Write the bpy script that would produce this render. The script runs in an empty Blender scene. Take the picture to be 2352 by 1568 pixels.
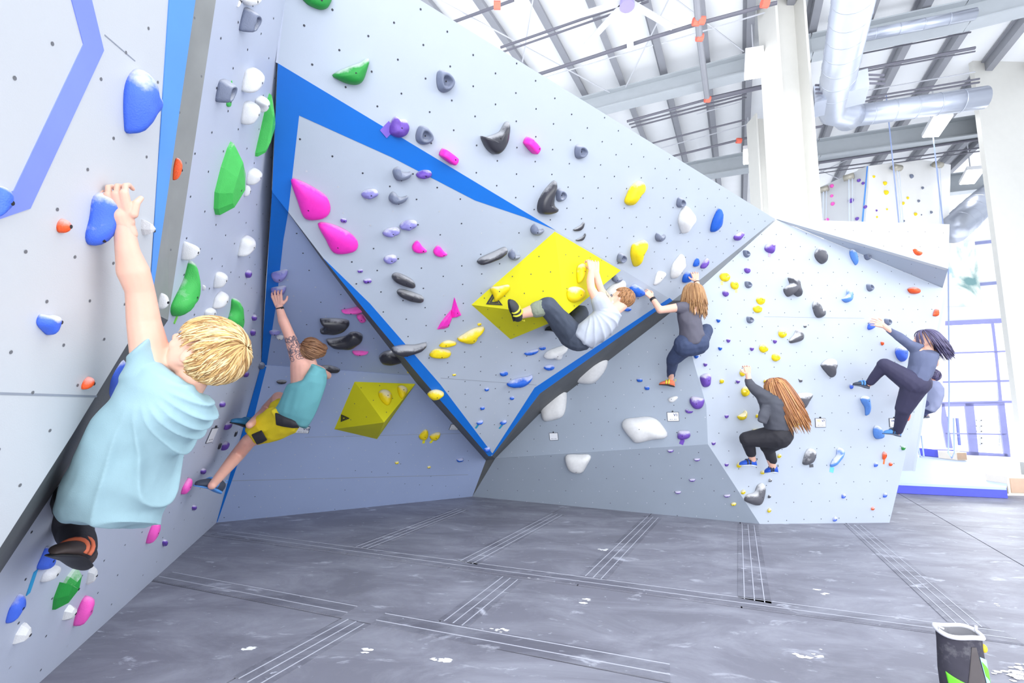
import bpy, bmesh, math, random
from mathutils import Vector, Matrix, noise
from mathutils.bvhtree import BVHTree
random.seed(7)
S = bpy.context.scene
COL = S.collection
V = Vector
# ---------------------------------------------------------------- camera (pixels of a 2352 x 1568 frame)
F, CH = 1060.0, 1.25
PI_, RO = math.radians(8.03), math.radians(1.26)
CAM = V((0, 0, CH))
_f = V((0, math.cos(PI_), math.sin(PI_)))
_u0 = V((1, 0, 0)).cross(_f)
_r = V((1, 0, 0)) * math.cos(RO) + _u0 * math.sin(RO)
_u = -V((1, 0, 0)) * math.sin(RO) + _u0 * math.cos(RO)
cd = bpy.data.cameras.new('camera'); cam = bpy.data.objects.new('camera', cd); COL.objects.link(cam)
cd.sensor_width = 36; cd.lens = 36 * F / 2352; cd.clip_start = .05; cd.clip_end = 200
M = Matrix((_r, _u, -_f)).transposed().to_4x4(); M.translation = CAM
cam.matrix_world = M
S.camera = cam
# ---------------------------------------------------------------- world, light, exposure
W = bpy.data.worlds.new('World'); S.world = W; W.use_nodes = True
W.node_tree.nodes['Background'].inputs[0].default_value = (.90, .95, 1, 1)
W.node_tree.nodes['Background'].inputs[1].default_value = 1.15
S.view_settings.view_transform = 'Standard'; S.view_settings.look = 'None'
S.view_settings.exposure = 0.55; S.view_settings.gamma = 1
def area(name, loc, rot, sx, sy, power, col=(1, 1, 1)):
    l = bpy.data.lights.new(name, 'AREA'); l.shape = 'RECTANGLE'; l.size = sx; l.size_y = sy; l.energy = power; l.color = col
    o = bpy.data.objects.new(name, l); COL.objects.link(o); o.location = loc; o.rotation_euler = rot; return o
area('high_bay_downlight', (1.0, 1.5, 8.6), (0, 0, 0), 9, 8, 170, (.95, .98, 1))
area('roof_fill_uplight', (1.0, 3.0, 4.0), (math.pi, 0, 0), 14, 14, 760, (.98, .99, 1))  # added fill with no fitting there, throws light up onto the roof
area('roof_fill_uplight', (14.0, 13.0, .35), (math.pi, 0, 0), 10, 10, 420, (1, 1, 1))  # second added fill, just above the floor, brightens the far roof
area('front_fill', (-1.0, -8.0, 2.6), (math.radians(84), 0, math.radians(-4)), 14, 5, 800, (.97, .98, 1))  # added fill behind the camera, lifts the overhanging walls
area('end_windows', (23.0, 20.5, 4.2), (math.radians(82), 0, math.radians(133)), 10, 2.6, 2300, (.93, .96, 1))
area('side_fill', (11.0, 1.0, 5.0), (math.radians(58), 0, math.radians(82)), 9, 4, 330, (.94, .96, 1))  # added fill out of view, brightens the mats and left walls

# ---------------------------------------------------------------- helpers
def lin(c):
    return tuple((x / 255 / 12.92 if x / 255 <= .04045 else ((x / 255 + .055) / 1.055) ** 2.4) for x in c)
def ray(x, y): return _f + _r * ((x - 1176) / F) + _u * ((784 - y) / F)
def atY(x, y, Y): d = ray(x, y); return CAM + d * (Y / d.y)
def atz(x, y, z=0.0): d = ray(x, y); return CAM + d * ((z - CH) / d.z)
def plane(a, b, c):
    n = (b - a).cross(c - a).normalized()
    return (a, n) if n.dot(CAM - a) > 0 else (a, -n)
def hit(pl, x, y):
    d = ray(x, y); return CAM + d * ((pl[0] - CAM).dot(pl[1]) / d.dot(pl[1]))
def proj(p):
    q = p - CAM; z = q.dot(_f); return (1176 + F * q.dot(_r) / z, 784 - F * q.dot(_u) / z)
MATS = {}
def nd(nt, t, **k):
    n = nt.nodes.new(t)
    for a, b in k.items(): setattr(n, a, b)
    return n
def mat(key, rgb, rough=.55, metal=0.0, emit=0.0, var=.03, scale=6.0, chalk=0.0, bump=0.0, bscale=60.0, coat=0.0, sub=0.0, alpha=None):
    if key in MATS: return MATS[key]
    m = bpy.data.materials.new(key); m.use_nodes = True; nt = m.node_tree; b = nt.nodes['Principled BSDF']; L = nt.links.new
    c = lin(rgb) + (1,)
    b.inputs['Roughness'].default_value = rough; b.inputs['Metallic'].default_value = metal
    b.inputs['Coat Weight'].default_value = coat
    if sub: b.inputs['Subsurface Weight'].default_value = sub; b.inputs['Subsurface Radius'].default_value = (.02, .008, .004); b.inputs['Subsurface Scale'].default_value = .5
    tc = nd(nt, 'ShaderNodeTexCoord')
    nz = nd(nt, 'ShaderNodeTexNoise'); nz.inputs['Scale'].default_value = scale; nz.inputs['Detail'].default_value = 4
    L(tc.outputs['Object'], nz.inputs['Vector'])
    mr = nd(nt, 'ShaderNodeMapRange'); mr.inputs[1].default_value = .25; mr.inputs[2].default_value = .75
    mr.inputs[3].default_value = 1 - var; mr.inputs[4].default_value = 1 + var
    L(nz.outputs['Fac'], mr.inputs[0])
    mx = nd(nt, 'ShaderNodeVectorMath', operation='SCALE'); mx.inputs[0].default_value = c[:3]; L(mr.outputs[0], mx.inputs['Scale'])
    out = mx.outputs[0]
    if chalk:                                     # chalk rubbed on the parts that hands use (upper faces)
        g = nd(nt, 'ShaderNodeNewGeometry'); sx = nd(nt, 'ShaderNodeSeparateXYZ'); L(g.outputs['Normal'], sx.inputs[0])
        n2 = nd(nt, 'ShaderNodeTexNoise'); n2.inputs['Scale'].default_value = 9; n2.inputs['Detail'].default_value = 6; n2.inputs['Roughness'].default_value = .65
        L(g.outputs['Position'], n2.inputs['Vector'])
        ad = nd(nt, 'ShaderNodeMath', operation='MULTIPLY_ADD'); ad.inputs[1].default_value = .46; L(sx.outputs['Z'], ad.inputs[0]); L(n2.outputs['Fac'], ad.inputs[2])
        r2 = nd(nt, 'ShaderNodeMapRange'); r2.inputs[1].default_value = .54; r2.inputs[2].default_value = .78; r2.inputs[3].default_value = 0; r2.inputs[4].default_value = chalk
        L(ad.outputs[0], r2.inputs[0])
        mm = nd(nt, 'ShaderNodeMix', data_type='RGBA'); L(r2.outputs[0], mm.inputs[0]); L(out, mm.inputs[6]); mm.inputs[7].default_value = (.83, .83, .85, 1)
        out = mm.outputs[2]
    L(out, b.inputs['Base Color'])
    if emit: b.inputs['Emission Color'].default_value = c; b.inputs['Emission Strength'].default_value = emit
    if bump:
        n3 = nd(nt, 'ShaderNodeTexNoise'); n3.inputs['Scale'].default_value = bscale; n3.inputs['Detail'].default_value = 3; L(tc.outputs['Object'], n3.inputs['Vector'])
        bp = nd(nt, 'ShaderNodeBump'); bp.inputs['Strength'].default_value = bump; bp.inputs['Distance'].default_value = .01
        L(n3.outputs['Fac'], bp.inputs['Height']); L(bp.outputs[0], b.inputs['Normal'])
    if alpha is not None: b.inputs['Alpha'].default_value = alpha
    MATS[key] = m; return m
def obj(name, data, m=None, parent=None, smooth=False):
    if isinstance(data, bmesh.types.BMesh):
        me = bpy.data.meshes.new(name); data.normal_update(); data.to_mesh(me); data.free()
    else: me = data
    o = bpy.data.objects.new(name, me); COL.objects.link(o)
    if m:
        for x in (m if isinstance(m, (list, tuple)) else [m]): me.materials.append(x)
    if smooth: me.polygons.foreach_set('use_smooth', [True] * len(me.polygons))
    if parent: o.parent = parent
    return o
def empty(name, loc=(0, 0, 0)):
    o = bpy.data.objects.new(name, None); COL.objects.link(o); o.empty_display_size = .1; o['_l'] = 1
    del o['_l']; return o
def tag(o, label=None, cat=None, group=None, kind=None):
    if label: o['label'] = label
    if cat: o['category'] = cat
    if group: o['group'] = group
    if kind: o['kind'] = kind
    return o
def thing(name, label, cat, group=None): return tag(empty(name), label, cat, group)
def basis(n, up=V((0, 0, 1))):
    n = n.normalized(); x = up.cross(n)
    if x.length < 1e-4: x = V((1, 0, 0))
    x.normalize(); return x, n.cross(x), n
def slab(bm, pts, n, t):                          # polygon with thickness t behind it
    a = [bm.verts.new(p) for p in pts]; b = [bm.verts.new(p - n * t) for p in pts]
    f = bm.faces.new(a); f.normal_update()
    if f.normal.dot(n) < 0: f.normal_flip()
    g = bm.faces.new(b); g.normal_update()
    if g.normal.dot(n) > 0: g.normal_flip()
    k = len(a)
    for i in range(k):
        j = (i + 1) % k; bm.faces.new((a[i], a[j], b[j], b[i]))
    bmesh.ops.recalc_face_normals(bm, faces=bm.faces[:])
    return bm
def prism(name, pts, n, t, m, parent=None):
    bm = bmesh.new(); slab(bm, pts, n, t); bmesh.ops.triangulate(bm, faces=[f for f in bm.faces if len(f.verts) > 4]); return obj(name, bm, m, parent)
def box(bm, c, sx, sy, sz, R=None):
    vs = []
    for k in (-1, 1):
        for x, y in ((-1, -1), (1, -1), (1, 1), (-1, 1)):
            p = V((x * sx / 2, y * sy / 2, k * sz / 2)); vs.append(bm.verts.new((R @ p if R else p) + V(c)))
    for q in ((3, 2, 1, 0), (4, 5, 6, 7), (0, 1, 5, 4), (1, 2, 6, 5), (2, 3, 7, 6), (3, 0, 4, 7)): bm.faces.new([vs[i] for i in q])
    return bm
def beam(bm, a, b, w, h, up=V((0, 0, 1))):        # rectangular bar from a to b, h measured along up
    d = (b - a); L = d.length; d.normalize(); s = d.cross(up).normalized(); u = s.cross(d)
    return box(bm, (a + b) / 2, w, L, h, Matrix((s, d, u)).transposed())
def tube(bm, pts, r, seg=8, caps=True):
    rings = []; prev = None
    for i, p in enumerate(pts):
        d = (pts[min(i + 1, len(pts) - 1)] - pts[max(i - 1, 0)]).normalized()
        x = (prev - d * prev.dot(d)).normalized() if prev is not None else (V((0, 0, 1)).cross(d).normalized() if abs(d.z) < .95 else V((1, 0, 0)).cross(d).normalized())
        prev = x; y = d.cross(x); rr = r[i] if isinstance(r, (list, tuple)) else r
        rings.append([bm.verts.new(p + (x * math.cos(2 * math.pi * k / seg) + y * math.sin(2 * math.pi * k / seg)) * rr) for k in range(seg)])
    for A, B in zip(rings, rings[1:]):
        for k in range(seg): bm.faces.new((A[k], A[(k + 1) % seg], B[(k + 1) % seg], B[k]))
    if caps: bm.faces.new(rings[0][::-1]); bm.faces.new(rings[-1])
    return bm
CR = {'A': (900, 0, 600 / 1568), 'B': (900, 550, 600 / 1568), 'C': (1350, 350, 500 / 1568), 'K': (1350, 800, 500 / 1568),
      'R': (1750, 500, 600 / 1568), 'Q': (1750, 968, 600 / 1568), 'L': (0, 0, 600 / 1568), 'M': (0, 400, 600 / 1568),
      'N': (0, 968, 600 / 1568), 'D': (400, 0, 600 / 1568), 'E': (400, 550, 600 / 1568), 'P': (0, 0, 1)}
def px(s):                                        # 'A:530,815 560,820' -> full-frame pixels
    k, r = s.split(':'); ox, oy, sc = CR[k]
    return [(ox + float(a) * sc, oy + float(b) * sc) for a, b in (q.split(',') for q in r.split())]
# ---------------------------------------------------------------- climbing wall planes
T1 = atY(1780, 502, 5.33)
d_ = ray(965, 0); T2 = CAM + d_ * ((T1.z - CH) / d_.z)
Pl, Pa, Pb, Pc, Pd = [atz(*p) for p in [(90, 1568), (497, 1200), (1085, 1140), (1745, 1203), (2043, 1200)]]
PL = {}
PL['CU'] = plane(T1, T2, atY(1275, 528, 3.75))
PL['CP'] = plane(hit(PL['CU'], 638, 145), hit(PL['CU'], 1275, 528), atY(1125, 1045, 5.5))
K1 = atY(600, 835, 4.1)
PL['LL'] = plane(Pl, Pa, K1)
PL['LU'] = plane(K1, hit(PL['LL'], 383, 735), hit(PL['CU'], 655, 0))
PL['D2'] = plane(Pa, Pb, K1)
PL['D1'] = plane(K1, hit(PL['D2'], 960, 862), hit(PL['CP'], 625, 440))
# right hand walls
Q1 = atY(1625, 930, 5.30)
PL['F2'] = plane(Pc, Pd, Q1)
PL['F1'] = plane(Q1, hit(PL['F2'], 2060, 850), T1)
E_ = hit(PL['F2'], 1626, 1020)
PL['E2'] = plane(Pb, Pc, E_)
PL['E1'] = plane(E_, hit(PL['F1'], 1570, 700), hit(PL['E2'], 1104, 1062))
# near left panel and its edge band
la0, la1 = atY(343, 712, 1.62), atY(387, 0, 1.30)
PL['LA'] = plane(la0, la1, atY(0, 1250, 1.22))
# second tier above the right wall
h0 = hit(PL['F1'], 2165, 660)
PL['HS'] = plane(T1, h0, atY(2178, 617, 5.25))
PL['HF'] = plane(T1, hit(PL['HS'], 2178, 617), atY(2181, 515, 5.35))
if __name__ == '__main__' and False: pass
# ---------------------------------------------------------------- materials of the setting
PAINT = dict(rough=.5, var=.02, scale=2.5, bump=.05, bscale=220)
mGrey = mat('light_grey_paint', (182, 191, 204), **PAINT)
mWhite = mat('off_white_paint', (204, 207, 211), **PAINT)
mSlate = mat('grey_paint_blue_shade', (166, 182, 218), **PAINT)  # underside: same wall grey with its bluish shade put into the colour
mShadeR = mat('grey_paint_shaded', (158, 169, 184), **PAINT)  # right recess: the wall grey, darkened in colour to stand for shade
mShadeD = mat('grey_paint_deep_shade', (150, 160, 174), **PAINT)  # lower recess panel: wall grey again, deeper shade painted in
mBand = mat('charcoal_edge_paint', (92, 94, 96), rough=.6, var=.12, scale=5, bump=.1, bscale=120)
mBandL = mat('mid_grey_edge_paint', (128, 133, 138), rough=.6, var=.06, scale=5)
mBandN = mat('warm_grey_edge_paint', (150, 152, 150), rough=.6, var=.10, scale=7)
mBlue = mat('blue_stripe_paint', (0, 110, 206), rough=.45, var=.04, scale=4)
mBlueN = mat('pale_blue_stripe_paint', (88, 150, 232), rough=.5, var=.05, scale=4)
mViol = mat('periwinkle_stripe_paint', (128, 145, 236), rough=.5, var=.07, scale=5)
mDot = mat('t_nut_shadow', (60, 62, 72), rough=.6)
mDotL = mat('t_nut_metal', (205, 208, 214), rough=.35, metal=.3)
mSeam = mat('joint_line', (150, 156, 168), rough=.8)
# ---------------------------------------------------------------- climbing walls
def wall(name, parts, nick=None):
    w = tag(empty(name), kind='structure')
    return w
def P(k, pts): return [hit(PL[k], *p) for p in pts]
def facet(w, k, pts, m, nm='panel', t=.04, lift=0.0):
    q = P(k, pts); n = PL[k][1]
    return prism(nm, [p + n * lift for p in q], n, t, m, w)
def patch(w, pts, m, nm='edge_band', t=.03):       # slightly non-planar strip of explicit 3D points
    n = (pts[1] - pts[0]).cross(pts[2] - pts[0]).normalized()
    c = sum(pts, V()) / len(pts)
    if n.dot(CAM - c) < 0: n = -n
    return prism(nm, pts, n, t, m, w)
def inside(p, poly):
    x, y = p; c = False; n = len(poly)
    for i in range(n):
        x1, y1 = poly[i]; x2, y2 = poly[(i + 1) % n]
        if (y1 > y) != (y2 > y) and x < (x2 - x1) * (y - y1) / (y2 - y1) + x1: c = not c
    return c
def dots(w, k, polypx, sp=.2, row=.15, rad=.0062, ang=0.0, seed=1, light=0.0, holes=None):
    md = mDotN if k in ('LA', 'LB') else mDot
    rnd = random.Random(seed); pl = PL[k]; n = pl[1]; o = hit(pl, *polypx[0]); ex, ey, _ = basis(n)
    a = math.radians(ang); ex, ey = ex * math.cos(a) + ey * math.sin(a), ey * math.cos(a) - ex * math.sin(a)
    poly = [((p - o).dot(ex), (p - o).dot(ey)) for p in P(k, polypx)]
    xs = [p[0] for p in poly]; ys = [p[1] for p in poly]
    bms = [bmesh.new(), bmesh.new()]; cnt = 0
    j = 0; y = min(ys) + .08
    while y < max(ys) - .03:
        x = min(xs) + (.5 * sp if j % 2 else 0) + .03
        while x < max(xs):
            q = (x + rnd.uniform(-.006, .006), y + rnd.uniform(-.006, .006))
            if inside(q, poly):
                c = o + ex * q[0] + ey * q[1]
                u, v = proj(c)
                if -60 < u < 2412 and -60 < v < 1600:
                    bm = bms[1 if rnd.random() < light else 0]
                    vs = [bm.verts.new(c + (ex * math.cos(i * math.pi / 4) + ey * math.sin(i * math.pi / 4)) * rad + n * .0012) for i in range(8)]
                    bm.faces.new(vs)
                    cnt += 1
            x += sp
        y += row; j += 1
    for bm, m in zip(bms, (md, mDotL)):
        if len(bm.faces): tag(obj('t_nut_hole', bm, m, w), kind='stuff')
        else: bm.free()
def seam(w, k, a, b, m=None, wd=.003, nm='panel_seam'):
    n = PL[k][1]; A, B = hit(PL[k], *a), hit(PL[k], *b); d = (B - A).normalized(); s = d.cross(n) * wd
    bm = bmesh.new(); slab(bm, [A - s + n * .001, B - s + n * .001, B + s + n * .001, A + s + n * .001], n, .004); return obj(nm, bm, m or mSeam, w)
# near left wall
wl = wall('wall_left', 0); mDotN = mat('t_nut_grey', (112, 113, 118), rough=.6)
pLA = [(-80, -80), (392, -80), (387, 0), (340, 712), (165, 1000), (0, 1258), (-80, 1384)]
facet(wl, 'LA', pLA, mWhite)
facet(wl, 'LA', px('L:418,-30 540,-30 620,302 178,1250 -40,1325 -40,1200 80,1142 497,265'), mViol, 'painted_stripe', .003, .002)
seam(wl, 'LA', (-40, 902), (222, 910)); seam(wl, 'LA', (240, 80), (310, 140), wd=.0015)
eA = [hit(PL['LA'], *p) for p in ((392, -80), (387, 0), (370, 260), (355, 480), (340, 712))]
patch(wl, [eA[0], hit(PL['LA'], 340, 712), hit(PL['LL'], 386, 735), hit(PL['LU'], 508, -80)], mBandN)
nb = (hit(PL['LA'], 340, 712) - eA[0]).cross(hit(PL['LU'], 508, -80) - eA[0]).normalized()
if nb.dot(CAM - eA[0]) < 0: nb = -nb
PL['LB'] = (eA[0], nb)
facet(wl, 'LB', [(392, -80), (458, -80), (447, 0), (370, 535), (345, 700), (341, 712)], mBlueN, 'painted_stripe', .003, .003)
patch(wl, [hit(PL['LA'], 340, 712), hit(PL['LA'], -80, 1384), hit(PL['LL'], -80, 1440), hit(PL['LL'], 0, 1316), hit(PL['LL'], 226, 975), hit(PL['LL'], 386, 735)], mBand)
PL['LC'] = plane(hit(PL['LA'], 340, 712), hit(PL['LA'], 0, 1258), hit(PL['LL'], 0, 1316))
dots(wl, 'LA', [(-60, -60), (383, -60), (336, 705), (165, 980), (-60, 1340)], .17, .12, .0048, 12, 3)
dots(wl, 'LB', [(452, -60), (500, -60), (382, 725), (350, 700), (372, 535), (445, 10)], .16, .16, .0045, 10, 5)
wa = wall('wall_side', 0)
pLU = [(508, -80), (386, 735), (600, 838), (612, 640), (625, 440), (638, 145), (655, 0), (668, -183), (530, -183)]
pLL = [(386, 735), (600, 838), (497, 1200), (90, 1568), (-90, 1731), (-80, 1440), (0, 1316), (226, 975)]
mLav = mat('lavender_grey_paint', (192, 199, 216), **PAINT); facet(wa, 'LU', pLU, mLav); facet(wa, 'LL', pLL, mLav)
dots(wa, 'LU', pLU, .18, .15, .005, 4, 7); dots(wa, 'LL', pLL, .2, .2, .005, 4, 8, .3)
# centre wall: high face, prow, underside
wc = wall('wall_back', 0)
pCU = [(668, -183), (655, 0), (638, 145), (1275, 528), (1430, 619), (1545, 690), (1603, 646), (1781, 503), (965, 0), (668, -183)][:-1]
pCP = [(638, 145), (1275, 528), (1430, 619), (1545, 690), (1507, 714), (1240, 903), (1130, 1047), (1122, 1047), (971, 872), (838, 712), (742, 592), (662, 487), (625, 440)]
facet(wc, 'CU', pCU, mGrey); facet(wc, 'CP', pCP, mGrey)
facet(wc, 'CP', [(638, 145), (1275, 528), (1206, 499), (1091, 460), (900, 361), (687, 265), (662, 487), (625, 440)], mBlue, 'painted_stripe', .003, .002)
facet(wc, 'CP', [(742, 592), (850, 697), (1011, 882), (1131, 1041), (1128, 1047), (1122, 1047), (971, 872), (838, 712)], mBlue, 'painted_stripe', .003, .002)
facet(wc, 'CP', [(1131, 1041), (1228, 890), (1500, 709), (1538, 684), (1545, 690), (1507, 714), (1240, 903), (1130, 1047)], mBlue, 'painted_stripe', .003, .002)
seam(wc, 'CP', (1012, 868), (1232, 884))
dots(wc, 'CU', [(668, -60), (640, 140), (1275, 520), (1540, 682), (1770, 505), (968, 8), (870, -50)], .2, .15, .0062, -10, 11)
dots(wc, 'CP', [(690, 280), (900, 370), (1091, 470), (1420, 622), (1535, 690), (1230, 885), (1128, 1035), (850, 690), (668, 480)], .2, .15, .0062, -10, 12, .25)
dots(wc, 'CP', [(640, 155), (1200, 490), (900, 355), (690, 262), (664, 480), (630, 435)], .2, .15, .005, -10, 13)
ea = [hit(PL['LU'], *p) for p in ((668, -183), (655, 0), (638, 145), (625, 440), (600, 838))]; eb = [hit(PL['CU'], 668, -183), hit(PL['CU'], 655, 0), hit(PL['CU'], 638, 145), hit(PL['CP'], 625, 440), K1]
for i in range(4): patch(wc, [ea[i], ea[i + 1], eb[i + 1], eb[i]] if i < 3 else [ea[3], ea[4], eb[3]], mLav, 'corner_filler', .01)  # unseen strips added in the corner gap to stop light leaking in
wu = wall('wall_underside', 0)
pD1 = [(620, 435), (662, 487), (708, 550), (821, 705), (957, 880), (958, 862), (612, 832), (600, 838)]
pD1 = [(625, 440), (655, 478), (708, 550), (821, 705), (945, 862), (600, 838)]
pD2 = [(600, 838), (945, 862), (957, 880), (1116, 1057), (1085, 1140), (497, 1200)]
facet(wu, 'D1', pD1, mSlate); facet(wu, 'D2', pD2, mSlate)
facet(wu, 'D1', [(625, 440), (662, 487), (651, 550), (634, 700), (612, 842), (600, 838)], mBlue, 'painted_stripe', .003, .002)
facet(wu, 'D2', [(600, 838), (612, 842), (582, 963), (500, 1196), (497, 1200)], mBlue, 'painted_stripe', .003, .002)
seam(wu, 'D2', (520, 1104), (1075, 1090)); seam(wu, 'D2', (700, 1004), (1060, 995), wd=.002)
dots(wu, 'D1', pD1, .2, .15, .0055, -10, 14, .5); dots(wu, 'D2', pD2, .2, .15, .0055, -10, 15, .85)
inn = [hit(PL['CP'], *p) for p in ((662, 487), (742, 592), (838, 712), (971, 872), (1122, 1047))]
out = [hit(PL['D1'], 655, 478), hit(PL['D1'], 735, 590), hit(PL['D1'], 821, 705), hit(PL['D2'], 957, 880), hit(PL['D2'], 1116, 1057)]
for i in range(4): patch(wu, [inn[i], inn[i + 1], out[i + 1], out[i]], mBand)
inn2 = [hit(PL['CU'], 1781, 503), hit(PL['CU'], 1603, 646), hit(PL['CP'], 1545, 690), hit(PL['CP'], 1507, 714), hit(PL['CP'], 1240, 903), hit(PL['CP'], 1130, 1047)]
out2 = [hit(PL['F1'], 1783, 504), hit(PL['F1'], 1615, 655), hit(PL['F1'], 1575, 690), hit(PL['E1'], 1500, 749), hit(PL['E1'], 1237, 952), hit(PL['E1'], 1137, 1053)]
patch(wu, [inn2[0], out2[1], inn2[1]], mBandL)
patch(wu, [inn2[1], out2[1], out2[2], inn2[2]], mBandL)
for i in range(2, 5): patch(wu, [inn2[i], inn2[i + 1], out2[i + 1], out2[i]], mBand)
patch(wu, [inn[4], inn2[5], out2[5], out[4]], mBand); patch(wu, [out[4], out2[5], Pb], mBand)
# right hand walls
wr = wall('wall_right', 0)
pE1 = [(1137, 1053), (1237, 952), (1311, 879), (1397, 816), (1500, 749), (1575, 690), (1586, 806), (1622, 930), (1626, 1020)]
pE2 = [(1137, 1053), (1626, 1020), (1745, 1203), (1085, 1140)]
facet(wr, 'E1', pE1, mShadeR); facet(wr, 'E2', pE2, mShadeD)
pF1 = [(1783, 504), (1615, 655), (1575, 690), (1586, 806), (1622, 930), (1811, 892), (1999, 856), (2123, 851), (2165, 661)]
pF2 = [(1622, 930), (1811, 892), (1999, 856), (2123, 851), (2072, 1081), (2043, 1200), (1745, 1203), (1626, 1020)]
facet(wr, 'F1', pF1, mGrey); facet(wr, 'F2', pF2, mGrey)
dots(wr, 'E1', pE1, .22, .16, .0055, 5, 21, .3); dots(wr, 'E2', pE2, .22, .16, .0055, 5, 22, .8)
dots(wr, 'F1', pF1, .2, .16, .0055, 4, 23); dots(wr, 'F2', pF2, .22, .2, .0055, 2, 24)
seam(wr, 'F1', (1755, 727), (1985, 731), wd=.002)
g0 = [hit(PL['F1'], 2165, 661), hit(PL['F1'], 2123, 851), hit(PL['F2'], 2072, 1081)]
g1 = [atY(2172, 663, 5.95), atY(2133, 851, 6.0), atY(2097, 1081, 6.1)]
PL['G'] = plane(g0[1], g0[2], g1[1])
patch(wr, [g0[0], g0[1], g1[1], g1[0]], mGrey, 'panel'); patch(wr, [g0[1], g0[2], g1[2], g1[1]], mGrey, 'panel')
patch(wr, [g1[0], g1[1], g1[1] + V((-.05, 2.2, 0)), g1[0] + V((-.05, 2.2, 0))], mGrey, 'side_panel'); patch(wr, [g1[1], g1[2], g1[2] + V((-.05, 2.2, 0)), g1[1] + V((-.05, 2.2, 0))], mGrey, 'side_panel')
pH = [(1784, 503), (2181, 515), (2178, 617)]
facet(wr, 'HF', pH, mWhite); facet(wr, 'HS', [(1784, 503), (2178, 617), (2165, 661)], mGrey)
dots(wr, 'HF', pH, .22, .2, .005, 0, 25); dots(wr, 'HS', [(1800, 510), (2178, 617), (2165, 661)], .25, .2, .005, 0, 26)
# ---------------------------------------------------------------- floor of crash mats
mMat, mFlap, mGap = [None] * 3
def mat_vinyl(key, base, light, amt):
    m = mat(key, base, rough=.56, var=.10, scale=1.6, bump=.12, bscale=14)
    nt = m.node_tree; L = nt.links.new; b = nt.nodes['Principled BSDF']; src = b.inputs['Base Color'].links[0].from_socket
    g = nd(nt, 'ShaderNodeNewGeometry')
    mp = nd(nt, 'ShaderNodeMapping'); mp.inputs['Scale'].default_value = (1, 2.2, 1); mp.inputs['Rotation'].default_value = (0, 0, .45); L(g.outputs['Position'], mp.inputs[0])
    def layer(scale, lo, hi, k, src, det=8, rough=.7):
        n = nd(nt, 'ShaderNodeTexNoise'); n.inputs['Scale'].default_value = scale; n.inputs['Detail'].default_value = det; n.inputs['Roughness'].default_value = rough; n.inputs['Distortion'].default_value = .6
        L(mp.outputs[0], n.inputs['Vector'])
        r = nd(nt, 'ShaderNodeMapRange'); r.inputs[1].default_value = lo; r.inputs[2].default_value = hi; r.inputs[3].default_value = 0; r.inputs[4].default_value = k; L(n.outputs['Fac'], r.inputs[0])
        x = nd(nt, 'ShaderNodeMix', data_type='RGBA'); L(r.outputs[0], x.inputs[0]); L(src, x.inputs[6]); x.inputs[7].default_value = lin(light) + (1,)
        return x.outputs[2]
    s = layer(1.3, .42, .75, .35 * amt, src); s = layer(3.4, .60, .74, .75 * amt, s, 10, .62); s = layer(14, .66, .74, .8 * amt, s, 6, .6)
    L(s, b.inputs['Base Color']); return m
mMat = mat_vinyl('charcoal_mat_vinyl', (122, 122, 134), (208, 211, 224), 1.0)
mFlap = mat_vinyl('seam_flap_vinyl', (106, 106, 118), (208, 211, 224), 1.2)
mGap = mat('mat_gap', (34, 34, 40), rough=.8)
fl = tag(empty('floor'), kind='structure')
def g2(p): q = atz(*p); return (q.x, q.y)
def cut(poly, a, b):                              # split a 2D polygon by the line a-b
    (ax, ay), (bx, by) = a, b; L_, R_ = [], []
    s = lambda p: (bx - ax) * (p[1] - ay) - (by - ay) * (p[0] - ax)
    for i in range(len(poly)):
        p, q = poly[i], poly[(i + 1) % len(poly)]; sp_, sq = s(p), s(q)
        (L_ if sp_ >= 0 else R_).append(p)
        if sp_ * sq < 0:
            t = sp_ / (sp_ - sq); x = (p[0] + (q[0] - p[0]) * t, p[1] + (q[1] - p[1]) * t); L_.append(x); R_.append(x)
    return L_, R_
def inset(poly, d):
    n = len(poly); A = sum(poly[i][0] * poly[(i + 1) % n][1] - poly[(i + 1) % n][0] * poly[i][1] for i in range(n))
    if A < 0: poly = poly[::-1]
    out = []
    for i in range(n):
        p0, p1, p2 = V(poly[i - 1]), V(poly[i]), V(poly[(i + 1) % n])
        a = (p1 - p0).normalized(); b = (p2 - p1).normalized()
        na, nb_ = V((-a.y, a.x)), V((-b.y, b.x)); m_ = na + nb_
        k = m_.length_squared / 2
        if k < .05: continue
        out.append(p1 + m_ * (d / k))
    return out
bm = bmesh.new(); slab(bm, [V((-3.4, -1, -.02)), V((9.5, -1, -.02)), V((9.5, 7.75, -.02)), V((-3.4, 7.75, -.02))], V((0, 0, 1)), .27); obj('mat_base', bm, mGap, fl)
S0 = (g2((485, 1232)), g2((1790, 1407))); S1 = (g2((345, 1333)), g2((1540, 1568))); SX = (g2((2043, 1198)), g2((2210, 1208)))
reg = [(-3.4, -1), (9.5, -1), (9.5, 7.75), (-3.4, 7.75)]
up_, lo_ = cut(reg, *S0)
if sum(p[1] for p in up_) / len(up_) < sum(p[1] for p in lo_) / len(lo_): up_, lo_ = lo_, up_
m1, m2 = cut(lo_, *S1)
if sum(p[1] for p in m1) / len(m1) < sum(p[1] for p in m2) / len(m2): m1, m2 = m2, m1
ux, uy = cut(up_, *SX)
CRS = {0: [((830, 1258), (1060, 1170)), ((1055, 1290), (1265, 1180)), ((1345, 1325), (1490, 1185)), ((1703, 1375), (1700, 1203)), ((2195, 1435), (1945, 1203)), ((2352, 1300), (2150, 1183))],
       1: [((1147, 1322), (1005, 1430)), ((1440, 1362), (1452, 1345))][:1], 2: [((783, 1420), (520, 1568))]}
panels = []
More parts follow.
